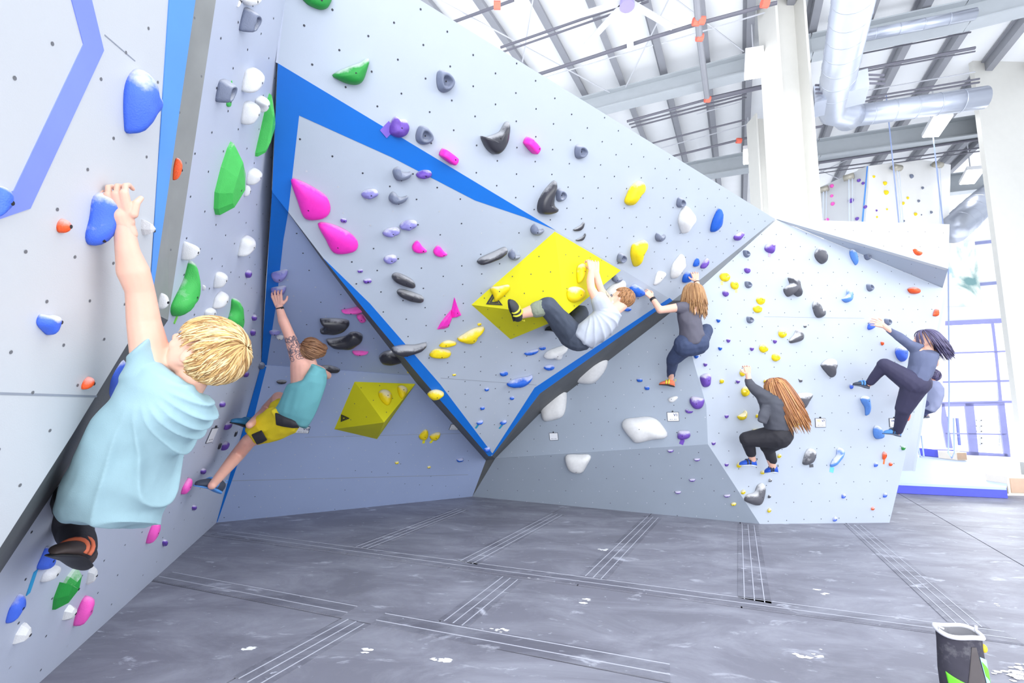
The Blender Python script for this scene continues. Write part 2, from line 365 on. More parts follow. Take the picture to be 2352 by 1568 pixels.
for band, polys in ((0, [ux, uy]), (1, [m1]), (2, [m2])):
    for c in CRS[band]:
        nx = []
        for p in polys:
            for q in cut(p, g2(c[0]), g2(c[1])):
                if len(q) > 2: nx.append(q)
        polys = nx
    panels += polys
for p in panels:
    q = inset(p, .005)
    if len(q) < 3: continue
    prism('mat_panel', [V((a.x, a.y, 0)) for a in q], V((0, 0, 1)), .018, mMat, fl)
def flap(a, b, wd, side=0, ridges=(.2, .5, .8)):
    A, B = V(g2(a)), V(g2(b)); d = (B - A).normalized(); s = V((-d.y, d.x))
    o0 = -wd / 2 + side * wd / 2; e = [A + s * o0, B + s * o0, B + s * (o0 + wd), A + s * (o0 + wd)]
    f_ = prism('seam_cover', [V((p.x, p.y, .003)) for p in e], V((0, 0, 1)), .0028, mFlap, fl)
    for r in ridges:
        c0 = A + s * (o0 + wd * r); c1 = B + s * (o0 + wd * r); w = s * .003
        bm = bmesh.new(); slab(bm, [V((p.x, p.y, .0045)) for p in (c0 - w, c1 - w, c1 + w, c0 + w)], V((0, 0, 1)), .0014); obj('stitch_ridge', bm, mRidge, f_)
mRidge = mat('chalky_stitching', (186, 188, 200), rough=.6)
for c in (((830, 1258), (1060, 1170)), ((1070, 1292), (1280, 1181)), ((1362, 1327), (1500, 1187)), ((1733, 1380), (1718, 1205)), ((2225, 1436), (1962, 1205)), ((1172, 1328), (1040, 1432)), ((818, 1428), (568, 1568))): flap(*c, .2)
for c, sd in ((((485, 1228), (2352, 1480)), 1), (((345, 1331), (783, 1417)), 1), (((850, 1435), (1540, 1566)), 1)): flap(*c, .17, sd, (.35, .9))
# concrete floor of the hall, raised pad beyond, boxes
mConc = mat('pale_concrete', (222, 224, 228), rough=.35, var=.03)
bm = bmesh.new(); slab(bm, [V((-14, -14, -.3)), V((40, -14, -.3)), V((40, 40, -.3)), V((-14, 40, -.3))], V((0, 0, 1)), .1); obj('concrete_slab', bm, mConc, fl)
# ---------------------------------------------------------------- hall shell: roof, steel, end wall
V2 = ray(1698, 880); V2 = V2 / V2.y
mRoof = mat('white_roof_insulation', (238, 240, 243), rough=.7, var=.03, scale=1.2, bump=.25, bscale=3)
mSteel = mat('grey_painted_steel', (168, 174, 180), rough=.5, var=.03)
mPur = mat('dark_purlin_steel', (140, 142, 150), rough=.5, var=.03)
mCol = mat('white_painted_steel', (208, 207, 202), rough=.45, var=.02)
mPipe = mat('sprinkler_pipe_iron', (96, 96, 108), rough=.5)
mPipeL = mat('pale_conduit', (188, 190, 198), rough=.5)
mRed = mat('red_coupling', (232, 110, 90), rough=.5)
mDuct = mat('galvanised_duct', (172, 178, 192), rough=.32, metal=.6, var=.03)
ce = tag(empty('ceiling'), kind='structure')
def roofz(p): return 9.4 + .067 * (p.y - 10)
cor = [V((-14, -9, 0)), V((34, -9, 0)), V((34, 32, 0)), V((-14, 32, 0))]
prism('roof_liner', [V((p.x, p.y, roofz(p))) for p in cor], V((0, .067, -1)).normalized(), .15, mRoof, ce)
for u, v in ((1138, 60), (1283, 110), (1410, 150), (1525, 180), (1624, 180), (1717, 180), (1790, 180), (1866, 40), (1925, 240), (2040, 185), (2170, 135), (2136, 342), (2212, 350), (2290, 300), (1010, 40)):
    p = atz(u, v, 9.15); a = V2; A = p - a * (p.y - 3.0); B = p + a * (19.5 - p.y)
    A.z = roofz(A) - .14; B.z = roofz(B) - .14
    bm = bmesh.new(); beam(bm, A, B, .075, .22); beam(bm, A + V((.05, 0, -.1)), B + V((.05, 0, -.1)), .12, .02); beam(bm, A + V((-.05, 0, .1)), B + V((-.05, 0, .1)), .12, .02)
    obj('purlin', bm, mPur, ce)
def girder(pts, z, h=.55, w=.28, nm='roof_girder'):
    g = None
    q = [atz(u, v, z) for u, v in pts]
    bm = bmesh.new()
    for a, b in zip(q, q[1:]):
        beam(bm, a, b, .03, h); beam(bm, a - V((0, 0, h / 2)), b - V((0, 0, h / 2)), w, .03); beam(bm, a + V((0, 0, h / 2)), b + V((0, 0, h / 2)), w, .03)
    return obj(nm, bm, mSteel, ce)
girder([(1250, 270), (1345, 247), (1735, 148), (1863, 110), (2218, 36), (2400, -10)], 8.75, .42, .3)
girder([(1500, 412), (1600, 393), (1880, 345), (2250, 292), (2420, 268)], 8.6, .5, .34)
girder([(1900, 460), (2182, 424), (2300, 410)], 8.6, .6, .3)
bm = bmesh.new()
for pts, z, r in (([(1040, 51), (1180, 0)], 8.8, .03), ([(1150, 109), (1355, 38), (1480, -3)], 8.6, .025), ([(1150, 121), (1352, 51), (1490, 3)], 8.55, .02),
                  ([(1230, 173), (1500, 86), (1605, 54), (1785, 6)], 8.4, .035), ([(1440, 279), (1625, 228)], 8.4, .028), ([(1625, 228), (1735, 203), (1790, 192)], 8.4, .05),
                  ([(1445, 286), (1622, 240), (1715, 216)], 8.6, .02), ([(1450, 293), (1622, 248), (1715, 224)], 8.6, .02), ([(1490, 331), (1625, 296), (1712, 275)], 8.6, .022),
                  ([(1540, 360), (1715, 317), (1890, 290)], 8.3, .028), ([(1945, 166), (2240, 110)], 8.4, .03), ([(1945, 172), (2240, 118)], 8.4, .015), ([(1945, 130), (2230, 74)], 8.7, .015),
                  ([(1920, 236), (2250, 181)], 8.4, .02), ([(1920, 244), (2250, 189)], 8.4, .02), ([(1880, 374), (2260, 318)], 8.3, .035), ([(1880, 390), (2260, 338)], 8.3, .02), ([(1880, 398), (2260, 346)], 8.3, .015)):
    tube(bm, [atz(u, v, z) for u, v in pts], r, 6)
tag(obj('sprinkler_pipe', bm, mPipe, ce), kind='stuff')
bm = bmesh.new()
for a, b in (((1000, -5), (1400, 212)), ((1224, 0), (1200, 142)), ((1535, 0), (1437, 200)), ((1552, -2), (1708, 118)), ((1885, 395), (1950, 365)), ((1885, 392), (1925, 410)), ((1250, 178), (1500, 104)), ((1520, 100), (1780, 22)), ((1500, 345), (1720, 285)), ((1950, 215), (2240, 165)), ((1600, 262), (1700, 235))):
    tube(bm, [atz(*a, 8.9), atz(*b, 8.9)], .014, 5)
tag(obj('brace_rod', bm, mPipeL, ce), kind='stuff')
bm = bmesh.new(); tube(bm, [atz(1600, -10, 8.3), atz(1607, 90, 8.3), atz(1625, 230, 8.3)], .06, 8); obj('riser_pipe', bm, mPur, ce)
for u, v in ((1599, 50), (1611, 47), (1607, 86), (1625, 228), (1757, 8), (1735, 316), (1697, 323), (1142, 12)):
    c = atz(u, v, 8.28); bm = bmesh.new(); tube(bm, [c - V((.06, 0, 0)), c + V((.06, 0, 0))], .07, 8); obj('pipe_coupling', bm, mRed, ce)
# columns
def vcol(name, uL, uR, v, Y, z0, z1, lab, flange=.05, web=True):
    a, b = atY(uL, v, Y), atY(uR, v, Y); w = b.x - a.x; cx = (a.x + b.x) / 2
    t = thing(name, lab, 'column'); t.location = (cx, Y, z0)
    R0 = lambda x, y, sx, sy, nm: obj(nm, box(bmesh.new(), (x, y, (z1 - z0) / 2), sx, sy, z1 - z0), mCol, t)
    R0(0, w * .5, w * .84, .03, 'web'); R0(-w * .46, w * .5, w * .08, w, 'flange'); R0(w * .46, w * .5, w * .08, w, 'flange')
    return t
vcol('steel_column', 1811, 1888, 490, 7.6, -.3, 9.2, 'wide white steel column rising behind the peak where the grey walls meet')
vcol('steel_column', 1745, 1789, 420, 10.4, -.3, 8.5, 'narrow white steel column just left of and behind the wide one')
a = atY(2268, 400, 9.6)
t = thing('steel_column', 'very wide white column filling the right edge of the view', 'column'); t.location = (a.x, 9.6, -.3)
obj('flange', box(bmesh.new(), (.75, .05, 4.9), 1.5, .1, 9.8), mCol, t); obj('web', box(bmesh.new(), (1.12, .55, 4.9), .1, .9, 9.8), mCol, t); obj('flange', box(bmesh.new(), (1.62, 1.05, 4.9), 1.0, .1, 9.8), mCol, t)
# end wall
EW0 = atz(2240, 1045, -.3); EWD = V((-.955, .30, 0)).normalized()
PL['EW'] = (EW0, V((EWD.y, -EWD.x, 0)).normalized()); PL['EW'] = (EW0, PL['EW'][1] if PL['EW'][1].dot(CAM - EW0) > 0 else -PL['EW'][1])
nE = PL['EW'][1]
we = wall('wall_end', 0)
mEW = mat('white_wall_panel', (246, 246, 248), rough=.6, var=.01)
prism('wall_panel', P('EW', [(1350, 300), (2700, 200), (2700, 700), (2352, 735), (2030, 752), (1350, 790)]), nE, .2, mEW, we)
prism('wall_panel', P('EW', [(2335, 735), (2700, 700), (2700, 1100), (2352, 1050), (2350, 1048)]), nE, .2, mEW, we)
prism('wall_panel', P('EW', [(1350, 790), (2030, 752), (2060, 1045), (1350, 1040)]), nE, .2, mEW, we)
mFr = mat('lilac_grey_frame', (150, 152, 205), rough=.5)
mJt = mat('blue_grey_joint', (140, 146, 190), rough=.6)
def strip(pts, wd, m, nm, par, z=.03, dep=.08, k='EW'):
    q = P(k, pts); n = PL[k][1]; bm = bmesh.new()
    for a, b in zip(q, q[1:]): beam(bm, a + n * z, b + n * z, wd, dep, n)
    return obj(nm, bm, m, par)
for a, b, w in (((2229, 560), (2287, 554), .12), ((2242, 654), (2298, 649), .12), ((2180, 478), (2275, 464), .14), ((2050, 395), (2180, 382), .1)): strip([a, b], w, mJt, 'panel_joint', we)
wn = tag(empty('window_1'), kind='structure')
for pts, w in (([(2030, 750), (2155, 744), (2345, 735)], .2), ([(2030, 816), (2345, 806)], .07), ([(2030, 880), (2345, 874)], .08), ([(2143, 926), (2345, 922)], .1),
               ([(2277, 740), (2285, 810), (2296, 922)], .1), ([(2140, 832), (2150, 924)], .07), ([(2218, 650), (2218, 651)], .01)): strip(pts, w, mFr, 'mullion', wn)
mGlass = mat('window_glass', (250, 252, 255), rough=.02); 
_n = mGlass.node_tree; _t = nd(_n, 'ShaderNodeBsdfTransparent'); _g = nd(_n, 'ShaderNodeBsdfGlossy'); _g.inputs['Roughness'].default_value = .02; _m = nd(_n, 'ShaderNodeMixShader'); _m.inputs[0].default_value = .05
_n.links.new(_t.outputs[0], _m.inputs[1]); _n.links.new(_g.outputs[0], _m.inputs[2]); _n.links.new(_m.outputs[0], _n.nodes['Material Output'].inputs[0])

prism('pane', P('EW', [(2032, 752), (2345, 737), (2352, 922), (2050, 926)]), nE, .01, mGlass, wn)
dr = tag(empty('door_1'), kind='structure')
strip([(2160, 926), (2182, 1042)], .2, mFr, 'door_frame', dr); strip([(2297, 924), (2312, 1050)], .2, mFr, 'door_frame', dr)
strip([(2224, 926), (2236, 1046)], .28, mFr, 'door_stile', dr); strip([(2155, 930), (2305, 927)], .14, mFr, 'door_head', dr)
strip([(2170, 995), (2308, 997)], .05, mFr, 'push_bar', dr); strip([(2180, 1040), (2312, 1048)], .22, mFr, 'kick_rail', dr)
prism('pane', P('EW', [(2158, 930), (2298, 928), (2312, 1046), (2180, 1040)]), nE, .01, mGlass, dr)
# outside: pale pavement, gate and truck seen through the doors
mOut = mat('sunlit_pavement', (250, 250, 252), rough=.8)
bm = bmesh.new(); slab(bm, [V((0, 22.5, -.32)), V((60, 12, -.32)), V((80, 50, -.32)), V((0, 60, -.32))], V((0, 0, 1)), .1); obj('pavement', bm, mOut, fl)
g = thing('metal_gate', 'pale barred gate standing outside the glass doors', 'gate'); bm = bmesh.new()
for v in (965, 978, 990, 1005, 1018):
    beam(bm, atY(2240, v, 26), atY(2296, v + 1, 26), .08, .06)
obj('rail', bm, mPipeL, g); bm = bmesh.new()
for u in (2240, 2252, 2296): beam(bm, atY(u, 955, 26), atY(u + 1, 1024, 26), .08, .08, V((0, 1, 0)))
obj('post', bm, mPipeL, g)
g = thing('fence_post', 'pair of dark blue posts outside the left door leaf', 'post'); bm = bmesh.new()
tube(bm, [atY(2174, 956, 24), atY(2177, 1018, 24)], .05, 6); tube(bm, [atY(2198, 960, 24), atY(2204, 1022, 24)], .06, 6); obj('post', bm, mat('navy_post', (60, 72, 150)), g)
# lamps
mLamp = mat('lamp_diffuser', (255, 255, 255), emit=6.0)
mLampF = mat('lamp_housing', (225, 226, 230), rough=.5)
def lamp(pts, z, lab):
    q = [atz(u, v, z) for u, v in pts]; t = thing('ceiling_light', lab, 'light', 'high bay ceiling lights')
    n = V((0, 0, -1)); c = sum(q, V()) / 4
    prism('diffuser', q, n, .02, mLamp, t)
    prism('housing', [c + (p - c) * 1.08 + V((0, 0, .022)) for p in q], n, .1, mLampF, t)
    bm = bmesh.new(); tube(bm, [c + V((0, 0, .1)), V((c.x, c.y, roofz(c)))], .015, 5); obj('hanger', bm, mPipeL, t)
lamp([(1714, 126), (1753, 120), (1750, 178), (1711, 184)], 8.1, 'glowing rectangular light above the narrow column')
lamp([(1708, 346), (1738, 342), (1736, 375), (1708, 378)], 8.1, 'smaller glowing light left of the narrow column, lower down')
lamp([(2146, 270), (2188, 268), (2156, 314), (2120, 316)], 8.1, 'slanted glowing light against the far grey girder')
lamp([(2222, 393), (2262, 390), (2238, 422), (2205, 424)], 8.1, 'slanted glowing light nearest the very wide column')
# fan
t = thing('ceiling_fan', 'large pale ceiling fan at the top of the view, long thin blades', 'fan'); c = atz(1440, 2, 8.3); t.location = c
bm = bmesh.new(); tube(bm, [V((0, 0, .25)), V((0, 0, -.12))], [.1, .13], 14); obj('motor', bm, mat('fan_motor', (150, 140, 190), rough=.4), t)
bm = bmesh.new(); tube(bm, [V((0, 0, 1.2)), V((0, 0, .25))], .03, 8); obj('downrod', bm, mPipeL, t)
for u, v in ((1446, 82), (1370, 78), (1330, 35), (1520, 48), (1500, -45), (1400, -50)):
    b = atz(u, v, 8.3) - c; b = V((b.x, b.y, 0)); bm = bmesh.new(); beam(bm, b.normalized() * .1, b.normalized() * 1.15, .13, .015); obj('blade', bm, mPipeL, t)
# ducts
def duct(nm, pts, r, lab, ribs=0, seg=20):
    t = thing(nm, lab, 'duct'); bm = bmesh.new(); tube(bm, pts, r, seg); obj('duct_body', bm, mDuct, t, True)
    for a, b in zip(pts, pts[1:]):
        L_ = (b - a).length; n = int(L_ / .35)
        for i in range(1, n):
            c = a + (b - a) * (i / n); d = (b - a).normalized() * .008; bm = bmesh.new(); tube(bm, [c - d, c + d], (r if not isinstance(r, list) else r[0]) * 1.02, seg); obj('seam_ring', bm, mDuct, t, True)
    return t
za = 7.0
p0, p1 = atz(1972, -60, za), atz(1915, 232, za); pe = atz(1908, 268, za)
p2, p3 = atz(1952, 268, za + .05), atz(2262, 224, za + .1)
d1 = (p1 - p0).normalized(); d2 = (p3 - p2).normalized()
el = [p1 + d1 * .1, (p1 + d1 * .32) + d2 * .05, (p1 + d1 * .42) + d2 * .22, p2 + V((0, 0, 0))]
duct('air_duct', [p0, p1, *el], .27, 'thick silver spiral duct running down from the top, with vent boxes')
duct('air_duct', [p2, p3], .2, 'silver duct running level from the elbow to the right column')
duct('air_duct', [atz(1955, 88, 8.35), atz(2240, 32, 8.35)], .1, 'thin shiny ribbed duct hung along the near girder')
duct('air_duct', [atz(2185, 530, 6.6), atz(2262, 462, 7.7), atz(2300, 432, 8.1)], .4, 'far silver duct sloping down beside the right column')
vb = [o for o in COL.objects if o.name == 'air_duct'][0]
for u, v, s in ((1893, 228, -1), (1962, 205, 1)):
    c = atz(u, v, za - .05); bm = bmesh.new(); box(bm, c, .34, .5, .34, Matrix.Rotation(math.atan2(-d1.x, d1.y), 3, 'Z')); k = obj('vent_box', bm, mDuct, vb)
    for i in range(3): bm = bmesh.new(); box(bm, c + V((.18 * s, -.26, .08 - .08 * i)), .3, .02, .03); obj('louvre', bm, mPipe, k)
# far climbing tower
wt = wall('wall_tower', 0)
PL['T'] = plane(atY(2100, 366, 12.3), atY(1990, 381, 12.0), atY(2090, 510, 12.6)); PL['TL'] = plane(atY(1994, 381, 12.0), atY(1982, 506, 12.0), atY(1887, 470, 12.8))
mTow = mat('tower_white_paint', (236, 236, 236), rough=.6, var=.01)
prism('panel', P('T', [(1994, 381), (2115, 366), (2184, 378), (2176, 620), (2160, 1000), (1960, 1000), (1978, 560)]), PL['T'][1], .3, mTow, wt)
prism('panel', P('TL', [(1700, 515), (1887, 428), (1994, 381), (1978, 560), (1960, 1000), (1700, 1000)]), PL['TL'][1], .2, mWhite, wt)
prism('painted_stripe', [p + PL['TL'][1] * .01 for p in P('TL', [(1991, 383), (1994, 381), (1983, 512), (1979, 512)])], PL['TL'][1], .008, mBlueN, wt)
# raised pads and boxes beyond
mPad = mat('pale_blue_pad', (196, 214, 244), rough=.5, var=.03)
mPadE = mat('violet_blue_pad_side', (88, 96, 222), rough=.5, var=.05, bump=.2, bscale=12)
z_ = .17
q = [atz(2062, 1108, z_), atz(2311, 1119, z_), atz(2317, 1086, z_), atz(2240, 1064, z_), atz(2150, 1036, z_), atz(2060, 1034, z_), atz(1980, 1034, z_), atz(1980, 1104, z_)]
t = thing('crash_pad', 'raised pale blue crash pad with a violet front edge, beyond the right wall', 'pad')
prism('pad_top', q, V((0, 0, 1)), .04, mPad, t)
fa = [atz(1975, 1104, z_), atz(2312, 1119, z_)]; nn = V((0, -1, 0)); d = (fa[1] - fa[0]).normalized(); nn = V((d.y, -d.x, 0)); nn = nn if nn.y < 0 else -nn
prism('pad_side', [fa[0] - V((0, 0, .005)), fa[1] - V((0, 0, .005)), fa[1] - V((0, 0, .165)), fa[0] - V((0, 0, .165))], nn, .03, mPadE, t)
mWood = mat('varnished_plywood', (214, 182, 158), rough=.5, var=.06, scale=9); mCream = mat('cream_edge', (250, 238, 222), rough=.5)
def crate(u0, v0, u1, v1, Y, dep, lab):
    Y = atz((u0 + u1) / 2, v1, Y).y
    a, b = atY(u0, v0, Y), atY(u1, v1, Y); t = thing('plywood_box', lab, 'box'); w = b.x - a.x; h = a.z - b.z
    c = V(((a.x + b.x) / 2, Y + dep / 2, b.z + h / 2))
    obj('face_board', box(bmesh.new(), c + V((0, -dep / 2 - .005, 0)), w * .86, .012, h * .82), mWood, t)
    obj('carcass', box(bmesh.new(), c, w, dep, h), mCream, t); return t
crate(2312, 1094, 2400, 1136, 0.0, .35, 'plywood box with cream edges at the right end of the violet pad edge')
crate(2196, 1038, 2222, 1057, .172, .5, 'small plywood box far away below the glass doors')
t = thing('bench_block', 'low violet padded block beside the small far plywood box', 'bench'); Yb_ = atz(2170, 1050, .172).y; a, b = atY(2146, 1032, Yb_), atY(2192, 1050, Yb_)
obj('block', box(bmesh.new(), (a + b) / 2 + V((0, .25, 0)), b.x - a.x, .5, abs(a.z - b.z)), mPadE, t); obj('top_board', box(bmesh.new(), V(((a.x + b.x) / 2, a.y + .25, a.z + .02)), b.x - a.x + .05, .55, .03), mCream, t)
for lab, pts in (('thin blue grey belay rope hanging in a loop before the left door leaf', ((2178, 620), (2180, 900), (2178, 1040), (2186, 1052), (2192, 1040), (2190, 960))), ('thin pale rope hanging beside the wall edge below the hidden climber', ((2112, 985), (2108, 1020), (2114, 1050), (2122, 1048), (2116, 1000)))):
    t = thing('belay_rope', lab, 'rope'); bm = bmesh.new(); tube(bm, [V((atY(*pts[0], 10.6).x, 10.6, 9.2))] + [atY(u, v, 10.6) for u, v in pts], .014, 5); obj('cord', bm, mat('rope_blue_grey', (150, 166, 206)), t)
# mural
t = thing('mural_banner', 'tall pale painted banner of rock hanging on the far white wall', 'banner')
mMu = mat('mural_print', (225, 228, 215), rough=.7)
nt = mMu.node_tree; b = nt.nodes['Principled BSDF']; g = nd(nt, 'ShaderNodeNewGeometry'); mp = nd(nt, 'ShaderNodeMapping'); mp.inputs['Scale'].default_value = (.5, .5, .25); mp.inputs['Rotation'].default_value = (0, .7, 0)
n_ = nd(nt, 'ShaderNodeTexNoise'); n_.inputs['Scale'].default_value = 1.6; n_.inputs['Detail'].default_value = 7; n_.inputs['Distortion'].default_value = 1.5
cr = nd(nt, 'ShaderNodeValToRGB'); e = cr.color_ramp.elements; e[0].position = .36; e[0].color = lin((120, 158, 160)) + (1,); e[1].position = .66; e[1].color = lin((170, 205, 245)) + (1,)
for p_, c_ in ((.46, (226, 236, 226)), (.55, (250, 238, 214)),): x = e.new(p_); x.color = lin(c_) + (1,)
nt.links.new(g.outputs['Position'], mp.inputs[0]); nt.links.new(mp.outputs[0], n_.inputs['Vector']); nt.links.new(n_.outputs['Fac'], cr.inputs[0]); nt.links.new(cr.outputs[0], b.inputs['Base Color'])
prism('banner_sheet', [p + nE * .3 for p in P('EW', [(2140, 562), (2228, 557), (2246, 706), (2120, 706)])], nE, .03, mMu, t)
# ---------------------------------------------------------------- climbing holds
HC = {'w': (232, 232, 232), 'g': (116, 124, 146), 'k': (54, 54, 62), 'dk': (92, 92, 100), 'y': (242, 214, 0), 'yv': (226, 216, 8), 'b': (24, 96, 204), 'bl': (70, 112, 232), 'p': (110, 74, 176),
      'pl': (136, 132, 196), 'm': (255, 48, 196), 'n': (30, 150, 58), 'nl': (66, 190, 84), 'o': (244, 92, 34), 'mn': (255, 96, 200), 'bs': (96, 148, 226)}
CHK = {'w': .25, 'g': .35, 'k': .45, 'dk': .8, 'y': .55, 'b': .6, 'bl': .75, 'p': .65, 'pl': .8, 'm': .3, 'n': .6, 'nl': .7, 'o': .4, 'mn': .2, 'bs': .9, 'yv': .1}
def hmat(c): return mat('hold_' + {'w': 'white', 'g': 'slate_grey', 'k': 'black', 'dk': 'charcoal', 'y': 'yellow', 'yv': 'volume_yellow', 'b': 'blue', 'bl': 'bright_blue', 'p': 'purple', 'pl': 'lavender', 'm': 'magenta', 'n': 'green', 'nl': 'light_green', 'o': 'orange', 'mn': 'pink', 'bs': 'pale_blue'}[c],
                    HC[c], rough=.28 if c == 'k' else .5, var=.05, scale=30, chalk=CHK[c], bump=.25 if c not in 'k' else .1, bscale=260)
mBolt = mat('bolt_steel', (44, 44, 50), rough=.4, metal=.4); mPocket = mat('pocket_shadow', (150, 152, 160), rough=.7)
def smooth_loop(pts, n):                          # closed Catmull-Rom through pts, n samples
    k = len(pts); out = []
    per = n / k; i = 0
    L_ = []
    for i in range(k):
        p0, p1, p2, p3 = (V(pts[(i + j - 1) % k]) for j in range(4))
        for s in range(8):
            t = s / 8; L_.append(.5 * ((2 * p1) + (-p0 + p2) * t + (2 * p0 - 5 * p1 + 4 * p2 - p3) * t * t + (-p0 + 3 * p1 - 3 * p2 + p3) * t ** 3))
    ds = [0.0]
    for a, b in zip(L_, L_[1:] + L_[:1]): ds.append(ds[-1] + (b - a).length)
    T = ds[-1]; j = 0
    for q in range(n):
        d = T * q / n
        while ds[j + 1] < d: j += 1
        a, b = L_[j], L_[(j + 1) % len(L_)]; f = (d - ds[j]) / max(ds[j + 1] - ds[j], 1e-9); out.append(a + (b - a) * f)
    return out
def shape(kind, cx, cy, w, h, rot):
    if kind in ('e', 'cup', 'lump', 'dome'): u = [(math.cos(a), math.sin(a)) for a in (i * math.pi / 4 for i in range(8))]
    elif kind == 'jug': u = [(-.85, -.9), (-.1, -1), (.7, -.5), (1, .15), (.6, .75), (-.1, 1), (-.75, .75), (-1, 0)]
    elif kind == 'bar': u = [(-1, -.6), (-.75, -1), (.7, -.95), (1, -.5), (1, .5), (.75, 1), (-.75, .95), (-1, .5)]
    elif kind == 'kid': u = [(-1, -.35), (-.7, -1), (-.35, -.75), (.1, -.05), (.6, .05), (1, -.1), (.85, .6), (.3, 1), (-.4, .95), (-.9, .4)]
    elif kind == 'cube': u = [(-.9, -.8), (.5, -1), (1, .1), (.7, .9), (-.6, 1), (-1, .2)]
    elif kind == 'half': u = [(-1, -.5), (-.4, -.9), (.5, -.9), (1, -.4), (.7, .5), (.1, 1), (-.6, .7)]
    c, s = math.cos(math.radians(rot)), math.sin(math.radians(rot))
    return [(cx + (x * c * w - y * s * h) / 2, cy + (x * s * w + y * c * h) / 2) for x, y in u]
def cen(pts):
    a = cx = cy = 0
    for i in range(len(pts)):
        x0, y0 = pts[i]; x1, y1 = pts[(i + 1) % len(pts)]; k = x0 * y1 - x1 * y0; a += k; cx += (x0 + x1) * k; cy += (y0 + y1) * k
    return (cx / (3 * a), cy / (3 * a))
def inner_point(pts):                             # centroid if inside, else the best interior point
    c = cen(pts)
    def clear(p): return min((V(p) - V(q)).length for q in pts) if inside(p, pts) else -1
    best = (clear(c) * 1.15, c); xs = [p[0] for p in pts]; ys = [p[1] for p in pts]
    for i in range(1, 14):
        for j in range(1, 14):
            p = (min(xs) + (max(xs) - min(xs)) * i / 14, min(ys) + (max(ys) - min(ys)) * j / 14); d = clear(p)
            if d > best[0]: best = (d, p)
    return best[1]
HOLDS = []
def hold(kind, c, k, label, geo, hf=.5, bolt=None, group=None, name='climbing_hold', pk=None, faceted=False):
    pl = PL[k]; n = pl[1]
    if isinstance(geo, str): raw = px(geo)
    elif isinstance(geo[0], tuple): raw = geo
    else: raw = shape(kind, *geo)
    small = max(max(p[0] for p in raw) - min(p[0] for p in raw), max(p[1] for p in raw) - min(p[1] for p in raw)) < 17
    N = 16 if small else 36
    out = [V(p) for p in raw] if faceted else smooth_loop(raw, N); N = len(out)
    c0 = V(pk) if pk else V(inner_point([tuple(p) for p in out]))
    ctr = hit(pl, *c0); dist = (ctr - CAM).dot(_f); ppm = F / dist
    xs = [p.x for p in out]; ys = [p.y for p in out]
    size = math.sqrt((max(xs) - min(xs)) * (max(ys) - min(ys))) / ppm
    # protrusion seen sideways: shrink the base along it so that base + top cover the outline
    H_ = hf * size
    q0, q1 = V(proj(ctr)), V(proj(ctr + n * .01)); nv = (q1 - q0) / .01
    al = nv.length
    d = nv.normalized() if al > 1e-6 else V((1, 0))
    S_ = [(p - c0).dot(d) for p in out]; lo, hi = min(S_), max(S_); ext = hi - lo
    lam = min(.62, al * H_ / max(ext, 1e-6)); H_ = min(H_, lam * ext / max(al, 1e-6)) if al * H_ > .62 * ext else H_
    base = [p - d * ((s - lo) * lam) for p, s in zip(out, S_)]
    cb = c0 - d * ((0 - lo) * lam)
    B = [hit(pl, *p) for p in base]; Cc = hit(pl, *cb)
    if kind == 'jug' or kind == 'cup': prof = [(1.0, -.02), (.98, .2), (.88, .52), (.76, .8), (.64, .92), (.52, .88), (.42, .62), (.3, .42)]
    elif kind == 'bar': prof = [(1, -.02), (1, .4), (.93, .78), (.78, .96), (.4, 1.0)]
    elif faceted: prof = [(1, -.02), (.97, .22), (.62, .78)]
    elif kind == 'flat': prof = [(1, -.02), (1, .3), (.95, .6), (.82, .85), (.55, 1.0), (.25, 1.02)]
    else: prof = [(1, -.02), (.99, .2), (.93, .46), (.82, .68), (.64, .86), (.42, .96), (.2, 1.0)]
    bm = bmesh.new(); rings = []
    up = V((0, 0, 1)); rimb = (up - n * up.dot(n))
    seed = V((c0.x * .37, c0.y * .21, 0))
    for s, h in prof:
        R = []
        for p in B:
            q = Cc + (p - Cc) * s + n * (h * H_)
            if kind == 'jug' and s < .75: q += -rimb * 0
            if h > .1:
                fr = 9 / max(size, .02) * .35; a = noise.noise(q * fr + seed) * (.22 if kind == 'lump' else .05)
                if kind == 'lump': a += -.10 * abs(math.sin((q - Cc).dot(rimb.cross(n) if rimb.length > .1 else V((1, 0, 0))) * 9 / max(size, .02)))
                q += n * (a * size * .5)
            R.append(bm.verts.new(q))
        rings.append(R)
    for A_, B_ in zip(rings, rings[1:]):
        for i in range(N): bm.faces.new((A_[i], A_[(i + 1) % N], B_[(i + 1) % N], B_[i]))
    h = prof[-1][1]
    if faceted:
        t = bm.verts.new(Cc + n * H_)
    else: t = bm.verts.new(sum((v.co for v in rings[-1]), V()) / N + n * (0 if kind in ('jug', 'cup') else .01 * H_))
    for i in range(N): bm.faces.new((rings[-1][i], rings[-1][(i + 1) % N], t))
    bm.faces.new(rings[0][::-1])
    bmesh.ops.recalc_face_normals(bm, faces=bm.faces[:])
    tv = t.co.copy()
    rp = [v.co.copy() for v in rings[-2]]
    tree = BVHTree.FromBMesh(bm)
    # object origin at the bolt axis
    for v in bm.verts: v.co -= Cc
    o = obj(name, bm, hmat(c), None, not faceted); o.location = Cc
    tag(o, label, 'hold', group)
